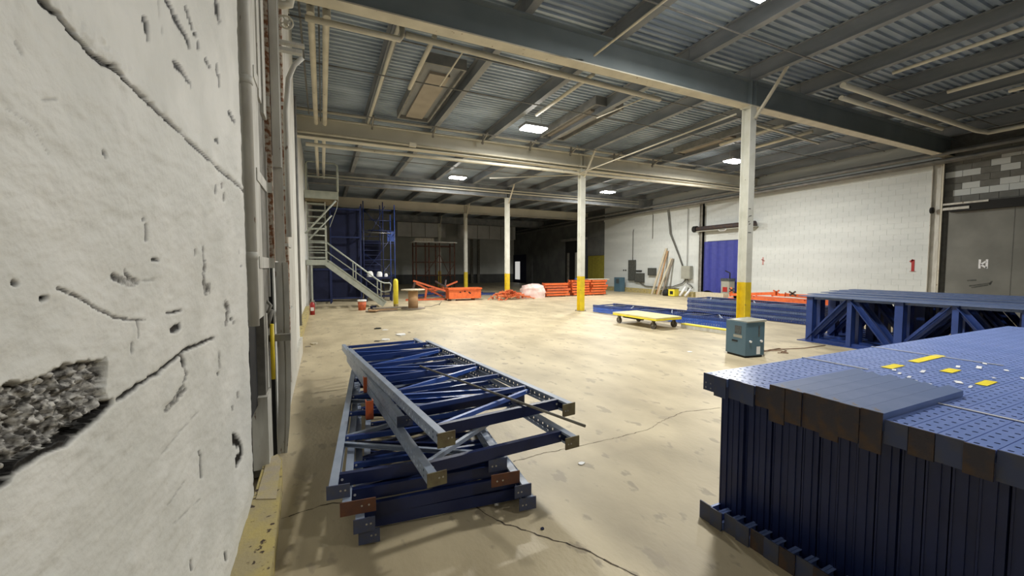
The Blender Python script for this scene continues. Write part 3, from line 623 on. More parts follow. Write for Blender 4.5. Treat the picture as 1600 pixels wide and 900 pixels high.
for x, y, l in ((.335, 3.62, 'nearer orange spacer block between the frames of the loose pile'), (.385, 4.42, 'farther orange spacer block between the frames of the loose pile')):
    b = MB().bx(-.03, .03, -.035, -.028, 0, .16).bx(-.03, -.024, -.028, .03, 0, .16).bx(.024, .03, -.028, .03, 0, .16).bx(-.03, .03, -.035, .03, 0, .006)
    b.build('spacer', M['orange_red'], label=l, cat='spacer', loc=(x, y, .354))
t = thing('steel_rod', 'thin dark steel rod lying slantwise over the loose pile', 'rod', (1.2, 3.2, .615))
MB().tube([(-.30, 1.02, 0), (.32, -1.05, .004)], .010, 8).build('rod', M['grey_steel'], t)

# ---------------------------------------------------------------- big stack of frames on edge, right foreground
SX, SY, SW = 2.24, 1.846, .96
EUL = Matrix(((0,1,0),(0,0,1),(1,0,0))).to_euler()
for k in range(25):
    sleeve = 5 <= k <= 10
    O_ = ['first', 'second', 'third', 'fourth', 'fifth', 'sixth', 'seventh', 'eighth', 'ninth', 'tenth', 'eleventh', 'twelfth', 'thirteenth', 'fourteenth']
    if k < 5: lab, grp = 'perforated rack frame on edge, %s from the far left edge of the big stack' % O_[k], 'far left frames of the big stack'
    elif sleeve: lab, grp = 'rack frame with smooth sleeve and tall rusty end plate, %s sleeved one from the left' % O_[k-5], 'sleeved frames of the big stack'
    else: lab, grp = 'perforated rack frame on edge, %s to the right of the sleeved ones' % O_[k-11], 'near right frames of the big stack'
    jx = [0, -.01, .012, .0, .01][k] if k < 5 else (random.uniform(-.012, .012))
    t = thing('upright_frame', lab, 'rack frame', (SX+jx+.01*k*.3, SY-.0838*k, SW/2), 0, grp)
    t.rotation_euler = EUL
    T = .080
    frame_parts(t, SW, 5.0, T=T, pm='blue_post_lit', bm='blue_shaded', plates=(0, 0), ys=[.17, .9, 2.4, 4.8], diag=(k in (0, 1, 24)))
    fm = 'plate_dark' if (k < 3 or k % 2) else 'rusty_plate'
    # end plates at the top and bottom posts
    top_h = (.19+random.uniform(-.02, .015)) if sleeve else .115+random.uniform(-.008, .01)
    up = .035 if sleeve else .004
    MB().bx(SW/2+up-top_h, SW/2+up, -.010, -.002, -T-.002, .0).build('foot_plate', M['rusty_plate' if sleeve else fm], t)
    MB().bx(-SW/2-.002, -SW/2+.115, -.016, -.008, -T-.002, .0).build('foot_plate', M[fm], t)
    if k == 0:
        h = MB()
        for a in (.055, .085):
            for c in (-.02, -.055): h.tube([(SW/2-a, -.0115, c), (SW/2-a, -.0095, c)], .0055, 8)
        h.build('bolt_hole', M['steel'], t)
    if sleeve:
        e = .82+random.uniform(-.03, .03); z0 = SW/2+.002; z1 = SW/2+.033
        b = MB().hexa([(z0, -.002, -T), (z0, -.002, 0), (z0, e+.045, 0), (z0, e-.03, -T-.003), (z1, -.002, -T-.003), (z1, -.002, 0), (z1, e+.045, 0), (z1, e-.03, -T-.003)])
        b.build('sleeve', M['blue_worn'], t)
# steel straps over the stack
for x, ya, yb, l in ((3.30, 1.85, 1.44, 'thin steel strap across the far left rows of the big stack'), (4.28, 1.85, 1.10, 'thin steel strap across the middle of the big stack'), (2.80, .93, -.15, 'thin steel strap across the near right rows of the big stack')):
    MB().bx(-.008, .008, yb, ya, 0, .0025).bx(-.008, .008, ya, ya+.003, -.5, .0025).build('steel_strap', M['strap'], label=l, cat='strap', loc=(x, 0, SW+.003))
# yellow stickers and chalk marks
def sticker(x0, x1, y0, y1, lab, m='label_yellow'):
    MB().bx(-(x1-x0)/2, (x1-x0)/2, -(y1-y0)/2, (y1-y0)/2, 0, .0015).build('sticker', M[m], label=lab, cat='sticker', loc=((x0+x1)/2, (y0+y1)/2, SW+.003), rot=(0, 0, R(2)))
sticker(3.46, 3.66, 1.385, 1.445, 'small yellow sticker on the big stack, farthest left')
sticker(3.86, 4.34, 1.400, 1.460, 'long yellow sticker on top of the big stack')
sticker(3.68, 3.84, 1.165, 1.225, 'small yellow sticker in the middle of the big stack')
sticker(3.46, 3.64, .95, 1.00, 'small yellow sticker on the big stack, nearest right')
b = MB()
for x, y, dx, dy in ((3.44,1.36,.05,.02),(3.36,1.30,.06,.015),(3.30,1.23,.06,.015),(3.22,1.17,.05,.015),(3.20,1.10,.05,.015),(3.17,1.03,.06,.015),(3.15,.965,.05,.015),(3.56,1.26,.09,.02),(3.95,1.22,.08,.02),(4.05,1.15,.10,.025),(4.25,1.18,.06,.02),(4.1,1.04,.05,.02),(4.15,.94,.09,.02),(3.9,.92,.05,.02),(3.42,1.05,.06,.03),(3.75,1.0,.03,.015),(3.35,.98,.07,.012)):
    b.bar((x-dx/2, y-dy/2, SW+.005), (x+dx/2, y+dy/2, SW+.005), dy, .001)
b.build('chalk_marks', M['label_white'], label='scattered white chalk marks on top of the big stack', cat='marking', kind='stuff')

# ---------------------------------------------------------------- heavy trussed frames on edge, right middle distance
TH = 1.01
for k in range(9):
    x0 = 9.7+.33*k; y1 = 5.45+[0, .02, .18, .05, .25, .22, .4, .35, .3][k]
    lab = ['nearest heavy blue trussed frame with wide flat chords, right of the teal cabinet', 'heavy blue trussed frame just behind the nearest one', 'third heavy blue trussed frame from the front',
           'fourth heavy blue trussed frame from the front', 'fifth heavy blue trussed frame from the front', 'sixth heavy blue trussed frame from the front', 'seventh heavy blue trussed frame from the front', 'eighth heavy blue trussed frame from the front', 'rearmost heavy blue trussed frame against the grey door'][k]
    t = thing('trussed_frame', lab, 'rack frame', (x0, y1, 0), 0, 'heavy trussed frames on edge at the right')
    hz = TH+[0, 0, .015, .01, .03, .025, .04, .05, .06][k]; L = 6.2
    MB().bx(-.02, .29, -L, .12, hz-.015, hz).bx(.09, .19, -L, 0, hz-.07, hz-.015).build('chord', M['blue_worn'], t)
    MB().bx(-.02, .29, -L, .12, 0, .015).bx(.09, .19, -L, 0, .015, .07).build('chord', M['blue'], t)
    for j in range(8):
        y = -.02-.77*j
        wd = .13 if j % 2 == 0 else .09
        MB().bx(.05, .056, y-wd, y, .015, hz-.015).bx(.05, .20, y-wd, y-wd+.006, .015, hz-.015).build('strut', M['blue'], t)
        if j < 7:
            a, c = ((.06, y-.02, .05), (.06, y-.75, hz-.05)) if j % 2 == 0 else ((.06, y-.06, hz-.05), (.06, y-.72, .05))
            MB().bar(a, c, .008, .09, (1, 0, 0)).bar((a[0]+.06, a[1], a[2]), (c[0]+.06, c[1], c[2]), .12, .008, (1, 0, 0)).build('diagonal', M['blue'], t)

# ---------------------------------------------------------------- flat blue frames behind the cart
def flat_frame(x, y, z, rz, W, L, lab, grp, **k):
    t = thing('upright_frame', lab, 'rack frame', (x, y, z), rz, grp)
    frame_parts(t, W, L, **k)
for k in range(3):
    flat_frame(10.22+.02*k, 7.3+.03*k, .10+.085*k, R(9), 1.1, 5.0, ['bottom blue frame of the low flat stack behind the yellow cart', 'middle blue frame of the low flat stack behind the yellow cart', 'top blue frame with pale braces, low flat stack behind the yellow cart'][k],
               'flat blue frames behind the cart', bright='blue_dull', plates=(0, 0), pm='blue_bright' if k < 2 else 'blue', T=.08)
for k in range(6):
    flat_frame(13.0+.02*(k%2), 6.6, .085+.085*k, R(2), 1.1, 4.4, ['lowest', 'second lowest', 'third lowest', 'third highest', 'second highest', 'topmost'][k]+' frame of the dark blue flat stack behind the nearest column',
               'dark blue flat stack behind the nearest column', bright='blue_dull', plates=(0, 0), pm='blue_worn' if k % 2 else 'blue')
# frames far back beyond the orange stacks
for k in range(3):
    flat_frame(7.5+.9*k, 21.8+.3*k, .10+.08*(k == 1), R(70), 1.0, 3.2, ['left', 'middle', 'right'][k]+' blue frame lying on the dark floor behind the orange stacks', 'blue frames lying on the dark far floor', plates=(0, 0), T=.08)

# ---------------------------------------------------------------- orange beams and stacks
def obeam_mesh(L, h, m):
    k = ('o', L, h, m)
    if k in _mesh: return _mesh[k]
    b = MB().bx(-L/2, L/2, -.025, .025, 0, h)
    b.bx(-L/2-.006, -L/2, -.04, .05, -.02, h+.03).bx(L/2, L/2+.006, -.04, .05, -.02, h+.03)
    _mesh[k] = b.mesh('orange_beam', M[m]); return _mesh[k]
def bundle(x, y, nx, ny, nz, L, grp, lab, rz=0, m='orange', h=.10, jit=.09, dy=.11):
    for j in range(nz):
        for i in range(ny):
            o = link('orange_beam', obeam_mesh(L, h, random.choice([m, m, 'orange_red'])), None, (x+random.uniform(-jit, jit), y+dy*i+random.uniform(-.01, .01), .06+(h+.045)*j), (0, 0, rz+random.uniform(-.02, .02)), lab, 'beam', grp)
def cribbing(x, y, w_, d_, lab):
    t = thing('wood_skid', lab, 'skid', (x, y, 0))
    for sx in (-.35, .35): MB().bx(sx*w_-.05, sx*w_+.05, 0, d_, 0, .038).build('runner', M['wood_grey'], t)
for x, y, L, n, nz, l in ((11.75, 19.35, 1.6, 5, 5, 'left'), (13.35, 19.35, 1.25, 5, 6, 'middle'), (14.6, 19.4, 1.15, 5, 6, 'right')):
    bundle(x, y, 1, n, nz, L-.12, 'orange beams in the %s stack' % l, 'orange load beam in the %s of three stacks left of the block wall' % l)
    cribbing(x, y-.05, L, .55, 'low timber skid under the %s orange stack' % l)
MB().bx(-.75, .75, 0, .5, 0, .03).build('plank', M['wood_pale'], label='pale plank lying on top of the right orange stack', cat='plank', loc=(14.6, 19.38, .915))
MB().bx(-.13, .13, -.05, .05, 0, .05).build('blue_strap_roll', M['blue_bright'], label='blue bundle on the middle orange stack', cat='strap', loc=(13.0, 19.3, .95))
# bin like orange block left of the heap
t = thing('orange_crate', 'orange steel crate with small dark holes, left of the scrap heap', 'crate', (6.3, 19.3, 0))
b = MB().bx(-.82, .82, -.3, .3, .10, .60); b.bx(-.86, .86, -.34, .34, .54, .62)
b.build('body', M['orange'], t)
h = MB()
for x, z in ((-.25, .42), (-.02, .45), (.2, .40), (.25, .36)): h.bx(x-.04, x+.04, -.303, -.300, z-.03, z+.03)
h.build('hole', M['black'], t)
for sx in (-.6, .6): MB().bx(sx-.1, sx+.1, -.28, .28, 0, .10).build('foot', M['wood_grey'], t)
# heap of loose orange brackets: individual pieces
pc = {}
for v in range(4):
    L = (.28, .35, .22, .42)[v]
    b = MB().bx(-L/2, L/2, -.03, .03, -.004, .004).bx(-L/2, L/2, .026, .03, 0, .05)
    pc[v] = b.mesh('bracket', M['orange_pale' if v % 2 else 'orange_red'])
for k in range(170):
    a = random.uniform(0, 6.283); r = abs(random.gauss(0, .45)); r = min(r, 1.0)
    x = 8.55+1.45*r*math.cos(a); y = 18.8+.5*r*math.sin(a); z = .02+max(0, (1-r)*.46*random.uniform(.3, 1))
    link('bracket', pc[k % 4], None, (x, y, z), (random.uniform(-.5, .5), random.uniform(-.5, .5), random.uniform(0, 6.28)), 'small orange bracket in the loose scrap heap at the third column', 'bracket', 'orange brackets of the scrap heap')
# wrapped bundle
def lump(name, sx, sy, sz, m, seed, lab, cat, loc, rz=0, flat=.75, n=18, rough=.12):
    rs = random.Random(seed); b = MB(); rows = 10
    for i in range(rows+1):
        ph = math.pi/2*(i/rows); zz = math.sin(ph)**flat; rr = math.cos(ph)**.45 if i < rows else .02
        for k in range(n):
            th = 2*math.pi*k/n; q = (abs(math.cos(th))**4+abs(math.sin(th))**4)**-.25
            j = 1+rs.uniform(-rough, rough)
            b.v.append((sx*rr*q*math.cos(th)*j, sy*rr*q*math.sin(th)*j, sz*zz*(1+rs.uniform(-rough, rough)*.5)))
    for i in range(rows):
        for k in range(n): b.face([i*n+k, i*n+(k+1)%n, (i+1)*n+(k+1)%n, (i+1)*n+k], True)
    b.face([rows*n+k for k in range(n)])
    return b.build(name, m, label=lab, cat=cat, loc=loc, rot=(0, 0, rz))
lump('wrapped_bundle', .66, .45, .72, M['wrap'], 3, 'pale pinkish film-wrapped bundle between the scrap heap and orange stacks', 'bundle', (10.2, 19.35, 0), rz=-.2)
# tangle of rusty-orange frames left of the crate
for k, (x0, y0, z0, x1, y1, z1) in enumerate(((3.9,20.3,.05,6.2,20.8,.35),(4.1,20.6,.95,6.0,20.2,.30),(4.3,20.9,.80,5.6,20.5,.10),(3.9,20.4,.1,4.2,20.6,.95),(5.0,20.6,.35,6.6,21.3,.85),(4.6,20.2,.05,4.7,20.3,.60),(5.3,20.9,.9,5.9,20.4,.5),(3.6,20.0,.04,5.6,19.8,.04),(4.4,21,.5,6.8,21.4,.45),(5.6,20.3,.1,5.9,21,.95))):
    MB().bar((x0, y0, z0), (x1, y1, z1), .07, .07).bar((x0+.03, y0+.1, z0), (x1+.03, y1+.1, z1), .01, .09).build('scrap_beam', M['orange_red' if k % 3 else 'rusty_plate'], label='rusty orange beam in the tangled heap left of the orange crate', cat='beam', group='tangled rusty beams behind the cable spool')
# orange beams piled at the right wall
for k in range(26):
    L = random.choice([2.6, 3.0, 2.2]); x = 15.2+.14*(k % 9); z = .06+.145*(k//9)+.0
    link('orange_beam', obeam_mesh(L, .11, 'orange'), None, (x, 9.6+random.uniform(-.5, .5), z), (0, 0, R(90)+random.uniform(-.05, .05)), 'orange load beam in the pile before the white block wall', 'beam', 'orange beams piled before the white wall')
for k, (x, y, z, a, bb) in enumerate(((15.4,10.6,.52,80,5),(15.5,8.2,.52,97,-3),(15.9,9.3,.53,70,2))):
    link('orange_beam', obeam_mesh(2.2, .11, 'orange'), None, (x, y, z), (0, R(bb), R(a)), ['orange beam slanting on top of the pile before the white wall, farthest', 'orange beam slanting on top of the pile before the white wall, nearest', 'orange beam slanting on top of the pile before the white wall, middle one'][k], 'beam', 'orange beams crossing on top of the pile')
for k, (x, y) in enumerate(((15.3, 11.4), (15.5, 9.7), (15.3, 9.0), (15.5, 7.6))):
    b = MB().bar((0, -.12, 0), (0, .12, .14), .03, .05).bar((0, .10, 0), (0, -.10, .15), .03, .05)
    b.build('bracket', M['orange_red' if k % 2 else 'rusty_plate'], label='crossed bracket sticking up from the orange pile, number %s from the column' % ['one', 'two', 'three', 'four'][k], cat='bracket', loc=(x, y, .62), group='crossed brackets on the orange pile')

# ---------------------------------------------------------------- blue cabinet (charger) at the nearest column
t = thing('charger_cabinet', 'teal-blue metal cabinet with white knobs before the nearest column', 'cabinet', (7.13, 5.02, 0), R(-10))
MB().bx(-.21, .21, -.23, .23, .04, .645).build('body', M['machine'], t)
MB().bx(-.19, .19, -.21, .21, 0, .04).build('plinth', M['black'], t)
MB().bx(-.213, -.210, -.13, .02, .42, .57).build('meter', M['machine_dark'], t)
MB().bx(-.2125, -.210, -.15, .05, .35, .40).build('name_plate', M['box_grey'], t)
MB().bx(-.216, -.210, -.05, .08, .27, .30).build('handle', M['black'], t)
for x in (-.11, .13): MB().tube([(x, -.23, .30), (x, -.256, .30)], .022, 10).build('knob', M['white'], t)
MB().bx(.04, .12, -.233, -.230, .06, .20).build('paper_label', M['white'], t)
MB().bx(.07, .10, -.234, -.230, .38, .58).build('slot', M['machine_dark'], t)
MB().hexa([(-.19,-.25,.645),(.23,-.25,.655),(.23,.18,.655),(-.19,.18,.645),(-.19,-.25,.665),(.23,-.25,.69),(.23,.18,.69),(-.19,.18,.665)]).build('lid_panel', M['box_grey'], t)
for k, pts in enumerate(([(7.33,4.85,.62),(7.5,4.95,.45),(7.6,5.0,.15),(7.75,5.05,.02),(8.3,5.1,.012),(8.2,4.9,.012),(7.95,4.85,.012)], [(7.33,4.9,.55),(7.48,5.05,.3),(7.6,5.15,.02),(8.1,4.95,.012),(8.0,4.75,.012),(7.85,4.85,.012)], [(7.34,4.8,.3),(7.5,4.9,.05),(8.0,5.1,.012),(8.8,4.9,.012),(9.5,4.9,.012)])):
    pipe('power_cable', pts, .008, M['cable_brown'], ['brown cable looping down from the teal cabinet lid', 'brown cable coiling on the floor beside the teal cabinet', 'brown cable trailing from the teal cabinet toward the trussed frames'][k], 6, 'cable')

# ---------------------------------------------------------------- yellow cart and yellow rail
t = thing('flat_cart', 'low pale yellow flat cart on casters in front of the blue frames', 'cart', (8.28, 8.83, 0), R(2))
MB().bx(-.47, .47, -.84, .84, .285, .315).build('deck', M['cart_top'], t)
MB().bx(-.47, -.44, -.84, .84, .235, .285).bx(.44, .47, -.84, .84, .235, .285).bx(-.44, .44, -.84, -.81, .235, .285).bx(-.44, .44, .81, .84, .235, .285).build('frame', M['yellow'], t)
MB().bx(-.43, -.36, -.30, .45, .19, .284).build('under_box', M['black'], t)
for sx in (-.38, .38):
    for sy in (-.66, .66):
        wh = MB().tube([(sx-.025, sy, .09), (sx+.025, sy, .09)], .09, 14).build('wheel', M['rubber'], t)
        MB().bx(sx-.035, sx-.028, sy-.03, sy+.03, .08, .235).bx(sx+.028, sx+.035, sy-.03, sy+.03, .08, .235).bx(sx-.05, sx+.05, sy-.05, sy+.05, .222, .235).build('fork', M['grey_steel'], t)
t = thing('yellow_rail', 'yellow topped steel rail on the floor between cart and teal cabinet', 'rail', (8.95, 7.2, 0), R(5))
MB().mat(0).bx(-.09, .09, -.85, .85, .095, .12).mat(1).bx(-.085, -.075, -.85, .85, 0, .095).bx(.075, .085, -.85, .85, 0, .095).build('rail', [M['yellow'], M['white_steel']], t)

# ---------------------------------------------------------------- spool, bollard, bucket, wood
t = thing('cable_spool', 'empty wooden cable spool standing on the floor beyond the bollard', 'spool', (3.2, 16.15, 0))
MB().lathe([(.001,0),(.46,0),(.46,.035),(.001,.036)], 28).build('flange', M['wood_grey'], t)
MB().lathe([(.001,.735),(.46,.735),(.46,.77),(.001,.77)], 28).build('flange', M['wood_pale'], t)
MB().lathe([(.19,.035),(.19,.735)], 24).build('drum', M['wood'], t)
pipe('power_cable', [(3.75,16.6,.02),(4.0,16.5,.03),(4.2,16.9,.02),(4.4,16.6,.12),(4.55,16.9,.2),(4.5,17.1,.02)], .012, M['cable_grey'], 'grey cable scrap on the floor right of the spool', 6, 'cable')
t = thing('bollard', 'yellow domed bollard at the foot of the stairs', 'bollard', (2.72, 17.3, 0))
MB().lathe([(.001,0),(.10,0),(.10,1.06),(.085,1.11),(.05,1.15),(.001,1.16)], 20).build('post', M['yellow'], t)
MB().lathe([(.103,0),(.103,.10),(.101,.12)], 20).build('scuffed_base', M['kerb'], t)
t = thing('bucket', 'orange-red bucket with a white rim near the stair foot', 'bucket', (1.33, 16.5, 0))
MB().lathe([(.001,.002),(.135,0),(.155,.34),(.15,.34),(.13,.02),(.001,.02)], 20).build('pail', M['orange_red'], t)
MB().lathe([(.156,.33),(.168,.335),(.168,.39),(.156,.395)], 20).build('rim', M['white'], t)
for k, (x, y, z, a, L, l) in enumerate(((1.95,15.7,0,4,1.1,'lowest board of the small timber pile before the stairs'),(2.0,15.75,.045,8,1.0,'middle board of the small timber pile before the stairs'),(2.1,15.8,.09,2,.9,'top board of the small timber pile before the stairs'),(1.7,15.6,.045,60,.5,'short board across the end of the timber pile'),(2.9,16.8,0,-10,.9,'board on the floor left of the spool'))):
    MB().bx(-L/2, L/2, -.14, .14, 0, .042).build('board', M['wood' if k % 2 else 'wood_grey'], label=l, cat='board', loc=(x, y, z), rot=(0, 0, R(a)))
MB().bx(-.2, .2, -.09, .09, 0, .05).bx(-.12, .1, -.06, .06, .05, .14).build('tool_bag', M['navy'], label='dark blue tool bag beside the bucket', cat='bag', loc=(1.75, 16.5, 0))
# litter
rs = random.Random(5)
for k, (x, y, s, m, l) in enumerate(((1.29,11.27,.10,'black','small dark scrap on the floor between pile and stairs, left'),(1.45,11.0,.09,'white','small white paper scrap beside the dark scrap'),(1.68,10.0,.15,'white','white paper disc on the floor between pile and stairs'),(1.24,9.45,.13,'white','curled white paper on the floor behind the pile'),(1.05,9.4,.09,'black','dark sliver beside the curled white paper'),
        (-.20,9.6,.10,'wood_pale','cardboard scrap on the floor by the left wall'),(-.31,9.35,.08,'wood_grey','dark scrap on the floor by the left wall'),(1.94,10.3,.05,'wood_grey','tiny dark chip on the floor, far middle'),(6.42,5.65,.06,'white','small white paper on the bare floor left of the teal cabinet'),(1.93,2.78,.035,'white','small white spot on the floor right of the loose pile'),(1.22,2.17,.015,'navy','tiny blue chip on the floor before the loose pile'))):
    n = 7; poly = [(s*rs.uniform(.6, 1.1)*math.cos(2*math.pi*i/n), s*rs.uniform(.5, .9)*math.sin(2*math.pi*i/n)) for i in range(n)]
    MB().prism(poly, 0, .006+.02*(s > .09)).build('scrap', M[m], label=l, cat='litter', loc=(x, y, .001))
# ---------------------------------------------------------------- stairs at the left wall
G = M['stair']
t = thing('steel_stairs', 'grey-green steel stairs with landings against the left wall', 'stairs', (0, 17.5, 0))
MB().bx(-.58, .62, 0, 1.2, 4.28, 4.58).build('platform', G, t)
MB().bx(-.56, .60, .02, 1.18, 4.20, 4.28).build('underside', M['stair_under'], t)
def rail(pts, r=.03): return MB().tube(pts, r, 8)
b = rail([(-.52,0,4.58),(-.52,0,5.55),(-.44,0,5.66),(.50,0,5.66),(.60,0,5.56),(.60,0,4.58)]); b.tube([(-.52,0,5.12),(.60,0,5.12)], .02, 8).tube([(.60,1.1,4.58),(.60,1.1,5.6),(.60,0,5.62)], .02, 8).tube([(-.50,1.1,4.58),(-.50,1.1,5.6),(-.50,0,5.62)], .02, 8)
b.build('guard_rail', G, t)
MB().tube([(-.58,.02,2.92),(.52,.02,4.24)], .035, 8).tube([(-.45,.04,2.70),(.36,.04,3.66)], .03, 8).tube([(.60,.03,4.3),(.55,.03,3.95),(.28,.03,3.2)], .012, 6).build('brace', G, t)
MB().bx(-.58, .17, 0, 1.6, 1.72, 1.92).build('landing', G, t)
for z in (0,): MB().bx(-.42, -.36, .05, .11, 0, 1.72).bx(.08, .15, .05, .11, 0, 0.0001).build('landing_leg', G, t)
MB().bx(.10, .17, 0, .07, 1.92, 3.25).build('newel', G, t)
for k in range(10):
    z = 2.02+.235*k; MB().bx(-.50, .10, 1.9-.17*k, 2.12-.17*k, z-.02, z+.02).build('tread', G, t)
MB().bar((-.53,2.1,1.85),(-.53,.35,4.3),.03,.2).bar((.13,2.1,1.85),(.13,.35,4.3),.03,.2).build('stringer', G, t)
for k in range(5):
    z = 2.02+.28*k; MB().tube([(-.5,0,z),(.1,0,z)], .018, 6).build('guard_rail', G, t)
# lower flight, running right and down
a, c = Vector((.17, 0, 1.80)), Vector((2.30, 0, .10))
for y in (0, .9): MB().bar(a+Vector((0,y,0)), c+Vector((0,y,0)), .012, .27).bar(a+Vector((0,y+(-.03 if y==0 else .03),.13)), c+Vector((0,y+(-.03 if y==0 else .03),.13)), .05, .012).build('stringer', G, t)
for k in range(9):
    f = (k+.7)/9.4; p = a.lerp(c, f); MB().bx(p.x-.12, p.x+.12, .01, .89, p.z+.02, p.z+.05).build('tread', G, t)
b = rail([(.15,0,2.60),(1.17,0,1.80),(2.10,0,1.06),(2.30,0,.98),(2.52,0,.98),(2.56,0,.90),(2.52,0,.66),(2.30,0,.62)])
b.tube([(.15,0,2.25),(1.17,0,1.46),(2.20,0,.64),(2.30,0,.62)], .02, 8)
for x, z0, z1 in ((1.10,1.15,1.85),(1.20,1.08,1.77),(2.02,.42,1.12),(2.16,.30,1.02)): b.tube([(x,0,z0),(x,0,z1)], .02, 8)
b.build('handrail', G, t)
# fire extinguisher at the wall
t = thing('fire_extinguisher', 'small red fire extinguisher on the floor by the left wall', 'extinguisher', (-.36, 15.6, 0))
MB().lathe([(.001,0),(.08,.0),(.08,.36),(.05,.42),(.02,.44),(.001,.45)], 14).build('cylinder', M['red'], t)
MB().bx(-.02, .08, -.015, .015, .45, .50).tube([(.03,0,.47),(.11,0,.40),(.10,0,.2)], .012, 6).build('valve', M['steel'], t)
MB().bx(-.05, .05, -.085, -.078, .14, .26).build('label_patch', M['white'], t)

# ---------------------------------------------------------------- blue racks behind the stairs
def tower(x, y, W, D, H, lab, lv, m='blue_shaded', diag=True):
    t = thing('pallet_rack', lab, 'rack', (x, y, 0))
    for sx in (0, W):
        for sy in (0, D): MB().bx(sx-.03, sx+.03, sy-.03, sy+.03, 0, H).build('post', M[m], t)
    for z in lv:
        for sy in (0, D): MB().bx(0, W, sy-.025, sy+.025, z, z+.07).build('beam', M[m], t)
        for sx in (0, W): MB().bx(sx-.02, sx+.02, 0, D, z, z+.05).build('side_brace', M[m], t)
    if diag:
        for a, c in zip(lv, lv[1:]):
            for sx in (0, W): MB().bar((sx, 0, a), (sx, D, c), .03, .03).build('diagonal', M[m], t)
    return t
t = tower(.35, 20.6, 1.3, 1.0, 4.5, 'dark blue mesh-backed rack directly behind the stairs', (.15, 1.5, 3.0, 4.3), 'blue_shaded')
MB().bx(0, 1.3, .45, .47, .2, 4.4).build('mesh_panel', M['navy'], t)
t = tower(-.45, 19.9, .75, 1.0, 1.7, 'low blue rack panel under the stair landing', (.15, 1.5), 'blue_shaded', False)
MB().bx(0, .75, .0, .02, .1, 1.6).build('mesh_panel', M['navy'], t)
t = thing('rolling_ladder', 'tall blue rolling platform ladder right of the blue rack', 'ladder', (1.8, 20.8, 0))
for x, y in ((0,0),(.9,0),(0,1.1),(.9,1.1),(1.25,0),(1.45,0)): MB().tube([(x,y,.1),(x,y,4.8 if x < 1.2 else 4.2+.5*(x > 1.3))], .025, 8).build('post', M['blue' if x > 1.2 else 'blue_shaded'], t)
for z in (.4, 1.2, 2.0, 2.8, 3.4): MB().tube([(0,0,z),(1.45,0,z)], .018, 6).tube([(0,1.1,z),(.9,1.1,z)], .018, 6).build('rail', M['blue_shaded'], t)
for z in (3.3, 3.42, 3.9, 4.4): MB().tube([(.2,-.05,z),(1.3,-.05,z)], .018, 6).build('rail', M['steel' if z < 3.4 else 'blue_shaded'], t)
for k in range(13): MB().bx(.08, .82, .15+.07*k, .32+.07*k, .3+.24*k, .33+.24*k).build('tread', M['blue_shaded'], t)
for a, c in (((0,0,1.3),(1.45,0,3.3)),((0,0,4.4),(1.2,0,3.1)),((0,0,.3),(1.3,0,1.9)),((.2,0,3.0),(1.0,0,4.6)),((0,.02,2.3),(1.45,.02,1.2))): MB().tube([a, c], .016, 6).build('diagonal', M['blue_shaded'], t)
MB().bx(1.1, 1.45, .0, .02, 2.9, 3.4).build('side_plate', M['blue'], t)
MB().bx(0, .9, 1.0, 1.03, .3, 3.0).build('mesh_panel', M['navy'], t)
for k, (x, z, s) in enumerate(((2.05, 1.172, .14), (2.48, 1.172, .13), (2.78, 1.172, .08))):
    lump('plastic_bag', s, s*.7, s*1.9, M['white'], 11+k, ['white plastic bag on the shelf behind the stair rail, left', 'white plastic bag on the shelf behind the stair rail, middle', 'small white bag on the shelf behind the stair rail, right'][k], 'bag', (x, 20.55, z), n=10)
t = tower(1.85, 20.3, 1.15, .45, 1.2, 'low dark blue shelf behind the stair rail, holding white bags', (.2, 1.08), 'navy', False)
MB().bx(0, 1.15, 0, .45, 1.15, 1.17).build('shelf', M['navy'], t)

# ---------------------------------------------------------------- far end: ducts, scaffold, dark posts
for x0, x1, l in ((6.0, 9.9, 'left silver duct high on the back wall'), (12.2, 17.4, 'right silver duct high on the back wall')):
    t = thing('air_duct', l, 'duct', (x0, 37.0, 4.34)); L = x1-x0
    r = .55
    MB().bx(0 if x0 > 10 else 0, L, -.3, .8, 0, 1.3).build('body', M['duct'], t)
    e = 0 if x0 > 10 else L
    MB().tube([(e, .25, 0), (e, .25, 1.45)], r, 24).build('round_end', M['duct'], t)
    s_ = MB()
    for k in range(1, int(L/1.2)+1): s_.bx(1.2*k, 1.2*k+.04, -.33, -.3, 0, 1.3)
    s_.build('seam', M['pipe_dark'], t)
    for hx in (.5, L-.5): MB().bx(hx-.02, hx+.02, .2, .24, 1.3, ZD-4.34).build('hanger', M['pipe_dark'], t)
t = thing('rolling_scaffold', 'rust-red rolling scaffold with a pale deck in front of the back wall', 'scaffold', (6.2, 30.0, 0))
for x in (0, .95, 1.75, 2.9):
    for y in (0, 1.2): MB().tube([(x, y, .05), (x, y, 3.45)], .05, 8).build('post', M['scaffold_rust'], t)
for z in (1.0, 2.0, 3.2):
    for y in (0, 1.2): MB().tube([(0, y, z), (2.9, y, z)], .03, 6).build('ledger', M['scaffold_rust'], t)
for a, c in (((0,0,.2),(1.75,0,2.6)),((2.9,0,.2),(1.75,0,2.6)),((1.75,0,.2),(2.9,0,1.9))): MB().tube([a, c], .025, 6).build('diagonal', M['scaffold_rust'], t)
MB().bx(-.2, 3.1, -.1, 1.3, 3.45, 3.52).build('deck', M['duct'], t)
MB().bx(-.1, 1.3, -.12, -.08, 3.52, 3.75).build('toe_board', M['white_steel'], t)
for x in (0, 2.9):
    for y in (0, 1.2): MB().tube([(x-.03, y, .08), (x+.03, y, .08)], .08, 10).build('wheel', M['rubber'], t)
for k, (x, l) in enumerate(((13.6, 'dark steel post at the back wall left of the lit doorway'), (14.3, 'second dark post at the back wall'))):
    MB().bx(-.12, .12, -.1, .1, 0, 4.4).build('dark_post', M['grey_steel'], label=l, cat='post', loc=(x, 38.9, 0))
